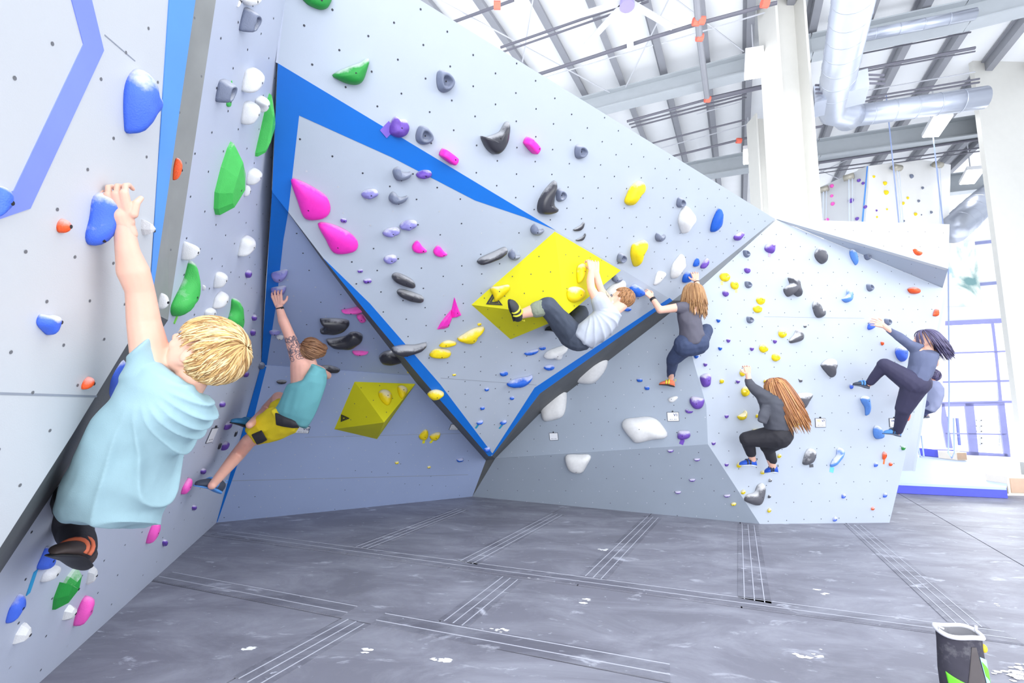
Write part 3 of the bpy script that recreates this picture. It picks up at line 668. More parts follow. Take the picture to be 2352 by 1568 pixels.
    if bolt is not False:
        r = .0052 if not small else .0042
        if bolt:
            bp = V(bolt) - d * (((V(bolt) - c0).dot(d) - lo) * lam)
            w = hit(pl, *bp)
            j = min(range(N), key=lambda i: (rp[i] - n * (rp[i] - w).dot(n) - w).length)
            cands = [(v - w).length for v in rp]
            f = min(1, max(0, (w - Cc).length / max((B[j] - Cc).length, 1e-6))); hh = H_
            for (s1, h1), (s0, h0_) in zip(prof, prof[1:]):
                if s1 >= f >= s0: hh = H_ * (h1 + (h0_ - h1) * ((s1 - f) / max(s1 - s0, 1e-6)))
            if faceted: hh = H_ * (1 - f * .88)
            b0 = w + n * hh
        else: b0 = tv
        hh_ = tree.ray_cast(b0 + n * .5, -n)
        if hh_[0] is not None: b0 = hh_[0]
        bm = bmesh.new(); ex, ey, _ = basis(n); tube(bm, [b0 - n * .012 - Cc, b0 + n * .0004 - Cc], r, 10); bo = obj('bolt', bm, mBolt, o)
    return o
def tape(c, k, pts, par_label=None, m=None):
    pass
W_, G_, K_, Y_, B_c = 'w', 'g', 'k', 'y', 'b'
def at(tag_, x, y): ox, oy, s = CR[tag_]; return (ox + x * s, oy + y * s)
# --- high grey face
hold('', 'n', 'CU', 'dark green hold cut by the top edge of the view', px('D:762,-40 948,-40 935,35 890,57 840,45 790,18'), .4, at('D', 880, 5))
hold('', 'n', 'CU', 'green shark fin shaped hold high on the grey face', 'D:948,450 1040,405 1130,375 1165,352 1189,354 1180,400 1150,480 1115,508 1060,506 1000,485', .4, at('D', 1082, 440))
hold('jug', 'g', 'CU', 'grey pinch ring highest on the grey face, right of the green fin', (1027, 187, 50, 52, 0), .45)
hold('jug', 'g', 'CU', 'grey pinch ring right beside the purple lumpy hold', (979, 313, 50, 42, 15), .45)
hold('lump', 'p', 'CU', 'deep purple lumpy hold on the blue stripe edge', 'D:1308,715 1335,698 1352,715 1410,722 1427,770 1410,815 1360,830 1300,805 1292,765', .5)
hold('bar', 'm', 'CU', 'pink bar below the grey pinch ring, above the blue stripe', (1033, 361, 52, 20, 32), .6, (1043, 366))
hold('bar', 'm', 'CU', 'pink bar right of the black crescent', (1224, 335, 48, 20, 38), .6, (1236, 341))
hold('flat', 'k', 'CU', 'black crescent hold with two raised horns', 'A:530,815 570,820 640,805 670,790 700,745 718,735 727,770 715,850 680,905 640,930 600,915 560,875', .35, at('A', 640, 830))
hold('jug', 'g', 'CU', 'small grey pinch ring alone right of the pink bar', (1338, 349, 37, 34, 0), .45)
hold('flat', 'k', 'CU', 'black fang shaped hold with an upward point', 'A:985,1087 983,1120 975,1180 980,1230 1018,1265 1000,1283 940,1290 890,1280 873,1250 880,1200 910,1150 950,1110', .35)
hold('jug', 'g', 'CU', 'grey pinch ring tucked beside the black fang', (1292, 449, 30, 31, 0), .45)
hold('', 'y', 'CU', 'yellow block hold right of the black fang', 'A:1405,1175 1440,1120 1500,1092 1540,1105 1543,1145 1500,1180 1450,1235 1398,1215', .4, at('A', 1480, 1180))
hold('', 'y', 'CU', 'yellow pouch shaped hold above the tip of the yellow pyramid', 'A:1435,1500 1445,1465 1500,1455 1545,1452 1560,1475 1530,1530 1515,1585 1490,1612 1468,1590 1440,1535', .4, at('A', 1500, 1524))
hold('flat', 'k', 'CU', 'small black wedge, upper of the two above the yellow pyramid', 'A:1087,1378 1135,1355 1162,1335 1155,1368 1125,1387', .3, False)
hold('flat', 'k', 'CU', 'small black wedge, lower of the two above the yellow pyramid', 'A:1102,1440 1150,1422 1170,1402 1160,1432 1140,1446', .3, False)
hold('kid', 'g', 'CP', 'grey curved hold just left of the pyramid top', (1237, 529, 37, 27, 10), .5)
hold('jug', 'g', 'CU', 'grey pinch ring right of the yellow pyramid, left of the yellow pouch', (1431, 594, 28, 25, 10), .45)
hold('jug', 'g', 'CU', 'grey pinch ring directly above the large white hold', (1567, 466, 27, 24, 10), .45)
hold('', 'w', 'CU', 'large white teardrop hold under a grey ring', 'C:650,470 670,420 715,388 760,420 800,460 805,500 770,540 740,580 710,592 690,570 655,510', .4, at('C', 783, 522))
hold('', 'b', 'CU', 'blue fin hold highest on the right of the grey face', 'C:965,403 982,440 988,510 970,550 925,575 890,570 885,530 905,470 940,420', .4, at('C', 950, 530))
hold('', 'p', 'CU', 'purple hold nearest the far right corner of the grey face', 'C:1055,600 1090,585 1130,577 1145,590 1110,620 1080,637 1052,620', .5)
hold('kid', 'g', 'CU', 'grey slanting hold left below the large white teardrop', (1520, 544, 30, 23, -10), .5)
hold('', 'w', 'CU', 'white pointed hold left of the small blue fin', 'C:600,830 620,790 670,745 700,740 715,770 728,815 700,850 650,905 625,915 605,890', .4, at('C', 703, 846))
hold('', 'w', 'CU', 'faint white arrow shaped hold above the blue horn', 'C:478,940 495,870 520,855 578,875 560,905 510,950 480,955', .25)
hold('', 'b', 'CU', 'small blue fin beside a chalky purple hold', 'C:760,800 775,770 797,758 813,790 805,822 765,822', .4)
hold('', 'p', 'CU', 'chalky purple hold right beside the small blue fin', 'C:810,825 830,795 875,768 888,785 870,815 835,838', .5)
hold('', 'b', 'CU', 'blue hold gripped by the raised right hand of the woman in grey', 'C:682,905 695,875 725,860 765,875 765,920 740,938 690,938', .45)
# --- prow
hold('kid', 'g', 'CP', 'grey curved hold left of the purple capsule under the stripe', 'A:5,1030 20,1005 45,1005 60,1035 100,1045 128,1045 120,1075 75,1093 30,1085', .5, at('A', 55, 1080))
hold('lump', 'p', 'CP', 'purple capsule hold on the lower edge of the blue stripe', (976, 402, 41, 22, 4), .6)
hold('kid', 'g', 'CP', 'grey curved hold below the first one, left of the prow centre', (917, 456, 47, 32, 0), .5, (915, 467))
hold('lump', 'pl', 'CP', 'lavender lumpy hold right of the upper magenta shell', (851, 447, 42, 26, 5), .6)
hold('lump', 'pl', 'CP', 'chalky lavender lump, right one of a touching pair', (940, 519, 44, 27, 0), .6)
hold('lump', 'pl', 'CP', 'chalky lavender lump, left one of a touching pair', (901, 535, 44, 25, 0), .6)
hold('lump', 'pl', 'CP', 'round lavender lump alone below the touching pair', (898, 597, 33, 25, 10), .6)
hold('', 'm', 'CP', 'upper magenta shell, huge, at the left edge of the prow', 'D:700,1075 760,1085 850,1135 920,1190 945,1260 930,1310 870,1335 790,1325 745,1220', .22, at('D', 805, 1257))
hold('', 'm', 'CP', 'lower magenta shell, huge, touching the upper one', 'D:862,1340 930,1340 1030,1385 1095,1440 1112,1490 1080,1530 970,1535 910,1440', .22, at('D', 982, 1482))
hold('cube', 'p', 'CP', 'tiny purple chip between the two magenta shells and lavender pair', (790, 507, 16, 10, 20), .5)
hold('flat', 'm', 'CP', 'left one of two small magenta half moons', 'A:155,1443 185,1480 218,1515 180,1525 140,1515 123,1490 130,1460', .35, at('A', 187, 1504))
hold('flat', 'm', 'CP', 'right one of two small magenta half moons', 'A:283,1473 310,1505 340,1533 305,1548 265,1535 250,1510 262,1480', .35, at('A', 310, 1530))
hold('flat', 'k', 'CP', 'long glossy black bar left of the yellow pyramid', 'B:512,135 530,108 620,82 690,63 708,76 690,103 620,125 530,142', .5, at('B', 612, 100))
hold('kid', 'g', 'CP', 'grey hold between the long black bar and the pyramid', (1184, 587, 34, 25, 20), .5)
hold('flat', 'k', 'CP', 'upper one of two glossy black ovals', 'B:0,215 20,198 60,210 130,255 150,290 130,303 60,275 10,243', .4, at('B', 82, 255))
hold('flat', 'k', 'CP', 'lower one of two glossy black ovals', 'B:30,310 50,295 110,315 190,355 200,380 180,390 110,370 45,335', .4, at('B', 115, 345))
hold('cube', 'p', 'CP', 'tiny purple chip left of the black ovals, upper', (828, 623, 13, 8, 0), .5)
hold('cube', 'p', 'CP', 'small purple brick left of the black ovals, lower', (845, 646, 20, 12, 0), .5)
hold('', 'm', 'CP', 'tall magenta wedge, right half of the folded pair', 'B:375,345 395,400 427,465 395,478 365,480 362,430', .3, at('B', 393, 438), faceted=True)
hold('', 'm', 'CP', 'tall magenta wedge, left half of the folded pair', 'B:355,420 366,478 350,540 320,550 278,548 300,500', .3, at('B', 342, 512), faceted=True)
hold('cube', 'y', 'CP', 'tiny yellow chip under the left corner of the pyramid', (1102, 745, 10, 7, 0), .5)
hold('', 'y', 'CP', 'broad yellow hold below the pyramid, three cornered', 'B:392,595 430,565 490,535 550,530 563,545 530,580 520,620 490,643 440,630', .35, at('B', 485, 596))
hold('', 'y', 'CP', 'chalky yellow hold, upper of the pair below the wedges', 'B:285,640 310,610 350,607 395,630 380,645 330,650', .4, at('B', 320, 628))
hold('', 'y', 'CP', 'yellow hold, lower of the pair below the wedges', 'B:228,700 245,662 290,655 350,675 365,700 345,722 280,718', .4, at('B', 295, 697))
hold('', 'b', 'CP', 'long chalky blue hold under the hanging climber', 'B:795,680 830,668 885,665 880,685 840,697 805,693', .4)
hold('e', 'b', 'CP', 'small blue hold touching the long chalky blue one', (1247, 800, 18, 10, 10), .5)
hold('', 'w', 'CP', 'white knobbly hold under the hanging climber', 'B:912,700 930,670 980,655 1050,645 1068,660 1040,690 1030,730 1000,735 970,715 925,712', .35, at('B', 985, 690))
hold('e', 'b', 'CP', 'blue hold below the white knobbly one', (1263, 845, 28, 14, 8), .5)
hold('cube', 'b', 'CP', 'blue diamond shaped hold low on the prow', (1159, 859, 20, 11, 0), .5)
hold('', 'b', 'CP', 'big blue whale shaped hold with chalk along its lower side', 'B:690,865 720,842 780,835 820,838 855,830 853,848 840,870 800,893 740,893 700,880', .4, at('B', 765, 880))
hold('cube', 'b', 'CP', 'small blue block upper left in the prow tip', (1119, 895, 11, 8, 0), .6)
hold('cube', 'b', 'CP', 'small blue block on the right in the prow tip', (1177, 915, 11, 8, 0), .6)
hold('cube', 'b', 'CP', 'small blue block in the middle of the prow tip', (1109, 938, 11, 8, 0), .6)
hold('e', 'b', 'CP', 'chalky blue foothold, left of two low in the prow tip', (1103, 971, 17, 11, -10), .6)
hold('e', 'b', 'CP', 'chalky blue foothold, right of two low in the prow tip', (1157, 971, 17, 11, -10), .6)
hold('cube', 'y', 'CP', 'tiny yellow chip left of the blue diamond', (1044, 861, 9, 5, 0), .5)
hold('cube', 'b', 'CP', 'blue block exactly at the bottom point of the prow', (1120, 1034, 16, 12, 0), .6)
hold('kid', 'g', 'CP', 'grey hold hidden behind the right corner of the pyramid', (1420, 640, 30, 20, 10), .4)
hold('', 'w', 'CP', 'large pale hold behind the head of the hanging climber', 'B:1265,350 1280,310 1330,270 1400,255 1420,280 1410,320 1370,350 1290,375', .3)
hold('', 'b', 'CP', 'blue horn hold gripped by the left hand of the woman in grey', 'B:1425,290 1455,268 1490,285 1530,315 1540,340 1480,352 1440,330', .5)
hold('e', 'b', 'CP', 'small blue hold under the blue horn', (1443, 711, 20, 9, 5), .5)
hold('flat', 'k', 'CP', 'long black hold crossing the lower blue stripe', 'E:1308,645 1370,635 1450,650 1525,645 1500,680 1430,700 1370,703 1320,680', .5, at('E', 1395, 690))
hold('', 'y', 'CP', 'yellow hold with a chalky end on the lower blue stripe', 'B:215,930 240,902 280,905 320,935 312,955 285,972 245,970', .45)
hold('cube', 'y', 'D1', 'tiny yellow chip on the dark edge above the small pyramid', (940, 855, 10, 6, 0), .5)
# --- underside
hold('flat', 'mn', 'D1', 'pink fish shaped hold at the dark edge', 'E:1005,435 1060,420 1110,400 1140,395 1145,410 1120,440 1070,455 1020,445', .4, at('E', 1060, 432))
hold('flat', 'mn', 'D1', 'pink tab hanging below the fish shaped hold', 'E:1095,455 1125,445 1152,490 1140,505 1115,500', .4)
hold('flat', 'k', 'D1', 'black tail shaped hold, upper of three near the tank top climber', 'E:875,475 960,472 1030,485 1053,510 1020,560 960,585 875,578 905,545 900,510', .35, at('E', 987, 522))
hold('flat', 'k', 'D1', 'black arched hold below the tail shaped one', 'E:915,615 950,610 1030,590 1060,555 1100,555 1133,590 1110,630 1070,670 1020,673 950,655', .35)
hold('e', 'mn', 'D1', 'pink half disc below the black arched hold', 'E:1075,665 1165,683 1150,697 1110,705 1080,695', .4)
hold('flat', 'k', 'D1', 'black chalky hold left of the one crossing the stripe', 'E:1233,715 1260,675 1305,665 1350,695 1405,715 1380,745 1310,765 1250,755', .4)
hold('flat', 'k', 'D1', 'black hold behind the shoulder of the tank top climber', 'E:885,758 940,758 995,797 970,808 915,803', .4)
hold('e', 'k', 'D2', 'small black hold left of the climber in the tank top', (647, 878, 24, 12, 5), .5)
hold('', 'y', 'D2', 'chalky yellow hold, left of two low beside the small pyramid', 'B:165,1180 195,1140 215,1145 222,1185 205,1215 175,1205', .4)
hold('', 'y', 'D2', 'chalky yellow hold, right of two low beside the small pyramid', 'B:228,1180 255,1160 290,1160 290,1190 270,1215 240,1205', .4)
hold('cube', 'y', 'D2', 'tiny yellow chip low left on the blue grey wall', (912, 1063, 9, 7, 0), .6)
hold('cube', 'y', 'D2', 'tiny yellow chip low right on the blue grey wall', (986, 1073, 8, 6, 0), .6)
hold('cube', 'b', 'D2', 'blue block low on the blue grey wall near its corner', (1058, 1057, 17, 9, 0), .6)
hold('', 'pl', 'D1', 'chalky violet horn, upper of two at the reaching hand', 'E:585,212 640,185 680,180 680,210 660,250 620,275 590,255', .5)
hold('', 'pl', 'D1', 'chalky violet horn held by the man in the tank top', 'E:580,310 600,290 665,275 670,310 650,350 600,350', .5)
hold('e', 'pl', 'D1', 'flat violet hold on the stripe beside the raised forearm', (631, 765, 26, 16, 0), .5)
hold('lump', 'w', 'D1', 'lumpy chalk covered hold in the blue corner, upper', (643, 776, 18, 14, 0), .5)
hold('lump', 'g', 'LU', 'grey lump on the corner beside the blue stripe', (603, 840, 16, 18, 0), .5)
# --- large whites and others on the slate wall
hold('', 'w', 'E1', 'biggest white boulder hold, upper, overlapping the dark edge', 'B:1070,820 1080,780 1130,730 1200,680 1250,670 1285,690 1297,740 1270,800 1210,860 1150,867 1090,855', .3, at('B', 1147, 777))
hold('', 'w', 'E1', 'white boulder hold with a creased face, below the biggest one', 'B:883,1000 920,950 960,900 1010,882 1045,900 1050,960 1030,1050 985,1080 905,1096 885,1060', .3, at('B', 932, 993))
hold('', 'w', 'E2', 'white triangular boulder hold, lowest of the white ones', 'B:1035,1330 1050,1297 1120,1290 1180,1287 1195,1310 1170,1360 1140,1410 1100,1420 1055,1400', .35, at('B', 1107, 1393))
hold('', 'w', 'E1', 'wide white boulder hold near the label plate', 'K:240,570 265,515 350,500 430,490 500,510 550,570 575,620 550,650 460,665 350,692 310,670', .3, at('K', 375, 577))
hold('', 'w', 'E1', 'small white foothold above the middle label plate', 'K:578,365 600,350 635,342 650,352 635,375 610,390 585,385', .35, at('K', 603, 366))
hold('cube', 'b', 'E1', 'blue foothold block, left of two below the woman in grey', (1469, 873, 14, 8, 0), .6)
hold('cube', 'b', 'E1', 'blue foothold block, right of two below the woman in grey', (1486, 891, 12, 9, 0), .6)
hold('', 'p', 'E1', 'chalk topped purple sloper right above the label plate', 'K:735,390 750,345 830,360 838,395 815,435 770,437', .45, at('K', 782, 398))
hold('kid', 'p', 'E1', 'purple crimp under the chalk topped purple sloper', (1583, 944, 18, 11, 0), .5)
hold('', 'p', 'E1', 'chalk topped purple hold with a tape tag below the label plate', 'K:645,625 660,592 730,595 735,640 690,662 650,655', .45, at('K', 681, 630))
for x, y, l in ((1540, 1036, 'purple crimp just under the fold, below the taped purple hold'), (1601, 1056, 'purple crimp on the dark panel, upper right'), (1590, 1103, 'purple crimp in the middle of the dark panel'), (1557, 1131, 'purple crimp lowest on the dark panel')):
    hold('half', 'p', 'E2', l, (x, y, 15, 9, 0), .6)
hold('half', 'p', 'E2', 'purple crimp near the right edge of the dark panel', (1670, 1139, 16, 9, 0), .6)
hold('e', 'y', 'E2', 'yellow foothold lowest on the dark panel', (1685, 1158, 13, 10, 0), .6)
# --- right wall
hold('', 'p', 'F1', 'purple sloper with a tape tag near the top of the right wall', 'C:1272,690 1300,655 1360,648 1362,680 1345,720 1290,715', .45, at('C', 1330, 680))
for x, y, w, h, l in ((1717, 582, 20, 17, 'grey ring hold, top of the left column on the right wall'), (1721, 653, 21, 16, 'grey ring hold, second in the left column on the right wall'), (1725, 734, 21, 16, 'grey ring hold, lowest in the left column on the right wall'),
                      (1995, 588, 22, 17, 'grey ring hold at the soffit edge, far right'), (2001, 660, 22, 17, 'grey ring hold below the soffit one, far right'), (2042, 739, 22, 16, 'grey ring hold just above the reaching woman on the far right')):
    hold('jug', 'g', 'F1', l, (x, y, w, h, 0), .5)
hold('e', 'p', 'F1', 'round purple hold between two grey rings', (1718, 620, 18, 14, 0), .5)
hold('e', 'p', 'F1', 'round purple hold below the two upper yellow holds', (1668, 673, 18, 15, 0), .5)
for x, y, w, h, l in ((1667, 635, 29, 22, 'yellow bubbly hold, highest and leftmost, with a tape tag'), (1689, 654, 23, 21, 'yellow bubbly hold right below the highest one'), (1749, 689, 25, 20, 'yellow bubbly hold, upper of the stacked pair'),
                      (1742, 709, 26, 18, 'yellow bubbly hold, lower of the stacked pair'), (1799, 765, 24, 21, 'yellow bubbly hold beside the chalky charcoal wedge'), (1756, 799, 26, 21, 'yellow bubbly hold left of and above the next one down'),
                      (1784, 820, 25, 19, 'yellow bubbly hold above the long haired woman'), (1714, 899, 24, 23, 'yellow bubbly hold under the raised arm of the long haired woman')):
    hold('lump', 'y', 'F1', l, (x, y, w, h, 0), .4)
hold('e', 'y', 'F1', 'yellow hold gripped by the long haired woman', (1707, 856, 17, 16, 0), .5)
for x, y, w, h, l in ((1659, 875, 13, 11, 'small round yellow hold left of the gripped one'), (1760, 876, 13, 11, 'small round yellow hold left of the long hair'), (1806, 880, 11, 10, 'small round yellow hold right of the long hair'),
                      (1815, 957, 12, 10, 'small round yellow hold at the tips of the long hair'), (1831, 975, 12, 11, 'small round yellow hold right of the tips of the long hair'), (1740, 955, 9, 9, 'small yellow hold touching the grey sweatshirt'),
                      (1791, 1047, 12, 10, 'small yellow hold right of the bent knee'), (1708, 1130, 13, 11, 'small yellow hold left of the charcoal boomerang'), (1768, 1172, 11, 11, 'small yellow hold lowest, right below the boomerang')):
    hold('e', 'y', 'F2' if y > 900 else 'F1', l, (x, y, w, h, 0), .6)
hold('', 'y', 'F2', 'yellow banana shaped hold beside the grey sweatshirt', 'K:1077,485 1130,465 1150,447 1160,460 1155,500 1120,517 1090,508', .5)
hold('bar', 'y', 'F2', 'flat yellow ledge hold above the bent knee', (1742, 989, 28, 8, 0), .8, False)
hold('e', 'y', 'F2', 'yellow foothold under the left shoe of the long haired woman', (1699, 1068, 14, 13, 0), .7)
hold('e', 'y', 'F2', 'yellow foothold under the right shoe of the long haired woman', (1753, 1085, 13, 9, 0), .7)
for x, y, k, l in ((1674, 782, 'F1', 'small purple chip below the upper yellow holds, left'), (1728, 801, 'F1', 'small purple chip left of the yellow hold pair'), (1781, 784, 'F1', 'small purple chip left of the charcoal wedge'), (1621, 837, 'F1', 'small purple chip above the big purple sloper'),
                   (1696, 876, 'F1', 'small purple chip left of the gripped yellow hold'), (1670, 956, 'F2', 'small purple chip left of the yellow banana'), (1640, 1018, 'F2', 'small purple chip beside the corner of the slate wall'), (1670, 1067, 'F2', 'small purple chip left of the blue shoe')):
    hold('half', 'p', k, l, (x, y, 12, 9, 0), .6)
hold('', 'p', 'F1', 'big chalk topped purple sloper at the corner of the right wall', 'K:807,210 840,185 885,180 903,210 890,270 835,272', .5, at('K', 862, 233))
for x, y, l in ((1651, 736, 'small blue chip right of the woman in grey, upper'), (1655, 800, 'small blue chip right of the woman in grey, lower')): hold('half', 'b', 'F1', l, (x, y, 12, 9, 0), .6)
hold('half', 'b', 'F1', 'small blue foothold under the rear shoe of the woman in grey', (1600, 818, 14, 10, 0), .6)
hold('', 'dk', 'F1', 'charcoal three armed hold high on the right wall', 'C:1408,985 1440,960 1475,940 1462,895 1500,885 1545,900 1550,960 1568,1018 1540,1028 1490,1010 1450,1038 1420,1020', .4, at('C', 1518, 957))
hold('', 'dk', 'F1', 'charcoal shell hold with a grey top, upper right wall', 'R:315,230 330,195 365,170 395,190 413,225 400,260 370,272 335,258', .45, at('R', 403, 218))
hold('', 'bs', 'F1', 'pale blue chalky hold at the edge of the soffit', 'R:527,215 545,185 570,195 587,240 580,278 560,270 535,245', .45, at('R', 572, 234))
hold('', 'dk', 'F1', 'charcoal twisted hold below the shell', 'R:303,520 325,497 350,515 350,540 395,545 397,580 360,598 325,590 305,550', .4, at('R', 361, 549))
hold('', 'bs', 'F1', 'pale blue hooked hold below the soffit', 'R:478,490 515,465 530,425 555,425 560,455 545,495 510,507', .4, at('R', 545, 460))
hold('flat', 'o', 'HF', 'orange smile shaped hold on the white upper tier', 'R:908,188 935,200 972,205 960,220 930,222 912,210', .4)
hold('flat', 'o', 'F1', 'long orange hold under the grey soffit', 'R:875,425 915,415 960,430 955,450 900,452 878,440', .5, at('R', 925, 430))
hold('', 'o', 'F1', 'orange hold cut by the right edge of the wall', 'R:1025,585 1045,550 1070,548 1068,585 1045,590', .4)
hold('', 'dk', 'F1', 'chalky charcoal wedge beside a yellow hold', 'R:162,735 200,700 225,670 262,690 262,725 240,740 175,752', .4, at('R', 232, 712))
hold('cube', 'dk', 'F1', 'tiny charcoal chip above the chalky wedge', (1850, 749, 9, 6, 0), .5); hold('cube', 'dk', 'F1', 'tiny charcoal chip left of the black tipped hold', (1840, 874, 10, 7, 0), .5)
hold('', 'o', 'F1', 'small orange hold below the reaching arm', (1, 1, 1, 1, 0) if 0 else 'R:713,745 735,742 737,760 720,765', .5)
hold('dome', 'bl', 'F1', 'round blue sloper with a chalk cap behind the woman on the far right', 'R:798,805 820,775 880,775 895,810 880,850 860,862 820,845', .4)
hold('', 'bl', 'F1', 'blue hold gripped by the woman on the far right', 'R:632,660 660,620 690,635 690,655 650,672', .5)
hold('', 'dk', 'F1', 'charcoal drop hold in the middle of the right wall', 'R:353,885 400,850 455,845 473,875 455,920 455,950 440,955 400,930', .45, at('R', 435, 886))
hold('', 'dk', 'F2', 'black hold with a broad chalky top near the long haired woman', 'R:175,1075 240,1052 328,1055 300,1100 270,1145 245,1155 220,1120 190,1095', .45, at('R', 283, 1094))
hold('e', 'bl', 'F1', 'blue foothold under the bent leg of the woman on the far right', (1957, 887, 11, 12, 0), .5)
hold('', 'bs', 'F2', 'pale blue banana shaped hold below the bent leg', 'R:590,1080 630,1068 655,1095 668,1140 665,1180 645,1185 635,1140 600,1105', .4)
hold('', 'bs', 'F2', 'pale blue foothold under the straight leg of the woman on the far right', 'R:667,1265 690,1245 720,1265 748,1300 745,1325 700,1328 672,1305', .45)
hold('half', 'n', 'F2', 'small green hold near the right edge of the right wall', (2076, 1029, 13, 10, 10), .6)
hold('', 'o', 'F2', 'orange hook hold with a tape tail near the floor on the right', 'R:722,1415 740,1403 757,1420 750,1445 732,1450', .5)
hold('half', 'o', 'F2', 'small orange hold right of the orange hook', (2047, 1066, 11, 9, 0), .6)
hold('cube', 'bl', 'F2', 'small blue block left of the orange hook', (2013, 1067, 11, 10, 0), .6)
hold('', 'dk', 'F2', 'chalky charcoal hold with a dark tape tag low on the right wall', 'R:243,1465 260,1410 290,1385 338,1400 340,1435 320,1470 280,1485 250,1480', .4, at('R', 318, 1437))
hold('', 'bs', 'F2', 'white and pale blue hold with cyan tape low on the right wall', 'R:407,1485 430,1450 460,1430 465,1390 495,1385 505,1420 480,1460 430,1495', .4, at('R', 492, 1435))
hold('', 'dk', 'F2', 'matt charcoal boomerang hold near the floor', 'K:1125,1080 1150,1050 1210,1040 1235,990 1275,975 1295,1000 1293,1080 1270,1130 1235,1138 1180,1120 1135,1100', .3, at('K', 1250, 1070))
hold('cube', 'dk', 'F2', 'dark cube chip under the right shoe of the long haired woman', (1770, 1103, 9, 8, 20), .8); hold('cube', 'dk', 'F2', 'dark cube chip right of the charcoal boomerang', (1768, 1140, 8, 8, 10), .8)
for x, y, l in ((1939, 1139, 'blue block near the floor, left of the pair at one height'), (2034, 1137, 'blue block near the floor, nearest the right edge'), (1919, 1192, 'blue block lowest, almost on the mat')): hold('cube', 'bl', 'F2', l, (x, y, 11, 11, 0), .6)
hold('half', 'o', 'F2', 'small orange chip lowest on the right wall', (2006, 1168, 11, 8, 0), .6)
hold('', 'o', 'G', 'pale orange hold on the side edge behind the straight leg, upper', 'R:920,1080 930,1045 960,1035 968,1060 945,1085', .3)
hold('', 'o', 'G', 'orange hold on the side edge by the lower leg', 'R:870,1215 875,1180 895,1172 895,1200 880,1220', .3)
hold('', 'o', 'G', 'faint orange hold on the side edge near the waist', 'R:975,940 990,895 1005,890 1003,925', .3)
hold('half', 'n', 'G', 'small green hold on the side edge near the hip', (2117, 885, 12, 8, 0), .5)
# --- side wall
hold('jug', 'g', 'LU', 'grey ring hold highest on the side wall', 'D:415,60 440,48 500,70 538,110 535,150 500,180 460,200 418,185', .55)
hold('', 'w', 'LU', 'white hold cut by the top edge of the view', 'D:410,-20 470,-30 540,-20 545,15 500,35 430,30', .45)
hold('flat', 'w', 'LU', 'thin white fin beside the white hold at the top edge', 'D:385,45 395,-20 410,-20 405,20', .4)
hold('', 'w', 'LU', 'white beak hold right of the upper grey ring pair', 'D:427,425 500,418 545,430 562,465 550,510 500,545 445,562 425,520', .6)
hold('jug', 'g', 'LU', 'grey ring hold with a green chip behind it', 'D:268,490 310,482 370,500 393,545 380,580 330,620 285,622 266,580', .55)
hold('', 'nl', 'LU', 'green chip peeping out behind the grey ring hold', 'D:345,478 352,560 350,630 338,645 318,630 330,560', .15)
hold('', 'w', 'LU', 'white beak hold, left of the touching pair by the green fin', 'D:418,620 470,615 520,630 535,670 520,705 470,740 440,755 420,700', .6)
hold('', 'w', 'LU', 'white beak hold, right of the touching pair by the green fin', 'D:485,600 530,583 570,590 583,625 570,670 540,685 520,650', .6)
hold('', 'nl', 'LU', 'tall green blade hold overlapping the blue corner stripe', 'D:570,558 600,600 635,680 637,730 615,830 560,920 535,955 528,930 545,760 560,600', .3, at('D', 628, 730), faceted=True)
hold('', 'nl', 'LU', 'largest green faceted hold, chalky on its right side', 'D:348,850 378,900 430,980 440,1060 425,1200 400,1240 340,1270 300,1305 270,1260 250,1155 280,1000 320,890', .3, at('D', 370, 1133), faceted=True, pk=at('D', 395, 1130))
hold('', 'w', 'LU', 'white beak hold right of the largest green hold', 'D:443,1035 500,1015 540,1030 540,1060 500,1090 450,1110', .6)
hold('', 'w', 'LU', 'small white hold tucked behind the largest green hold', 'D:432,1110 465,1130 462,1160 430,1180', .5)
hold('', 'w', 'LU', 'square white hold left on the side wall', 'D:55,1455 100,1460 165,1480 170,1500 160,1540 110,1545 60,1560', .6)
hold('', 'w', 'LU', 'white beak hold right above the small purple ones', 'D:405,1435 470,1420 503,1445 500,1485 450,1525 395,1540 392,1500', .6)
hold('', 'nl', 'LU', 'green and white chalked hold with a pointed top, left of centre', 'M:1175,525 1200,580 1218,660 1215,740 1190,790 1110,820 1070,858 1030,830 1030,780 1100,690 1145,620', .3)
hold('', 'nl', 'LU', 'green and white chalked hold right above the fair hair', 'E:345,355 380,360 410,420 435,500 430,550 395,575 345,540 325,490 345,420', .35)
hold('', 'w', 'LU', 'white beak hold between the two chalked green holds', 'E:248,205 310,200 335,225 325,255 290,280 248,290', .6)
hold('', 'w', 'LU', 'dull white hold above the fair hair, upper', 'E:232,390 250,345 310,318 345,335 335,370 290,405 240,415', .5)
hold('', 'w', 'LU', 'dull white hold just above the fair hair, lower', 'E:185,425 240,412 270,435 250,460 190,465', .5)
hold('', 'w', 'LB', 'round white hold on the grey edge band beside the raised arm', 'M:950,750 970,717 1000,722 1027,760 1015,795 975,813 950,800', .5)
hold('', 'w', 'LL', 'white hold between the face and shoulder of the fair haired boy', 'M:990,1100 1040,1085 1050,1130 1010,1145', .5)
hold('', 'w', 'LU', 'tiny white hold at the right edge of the chalked green hold', 'M:1215,665 1235,670 1240,685 1222,697', .5, False)
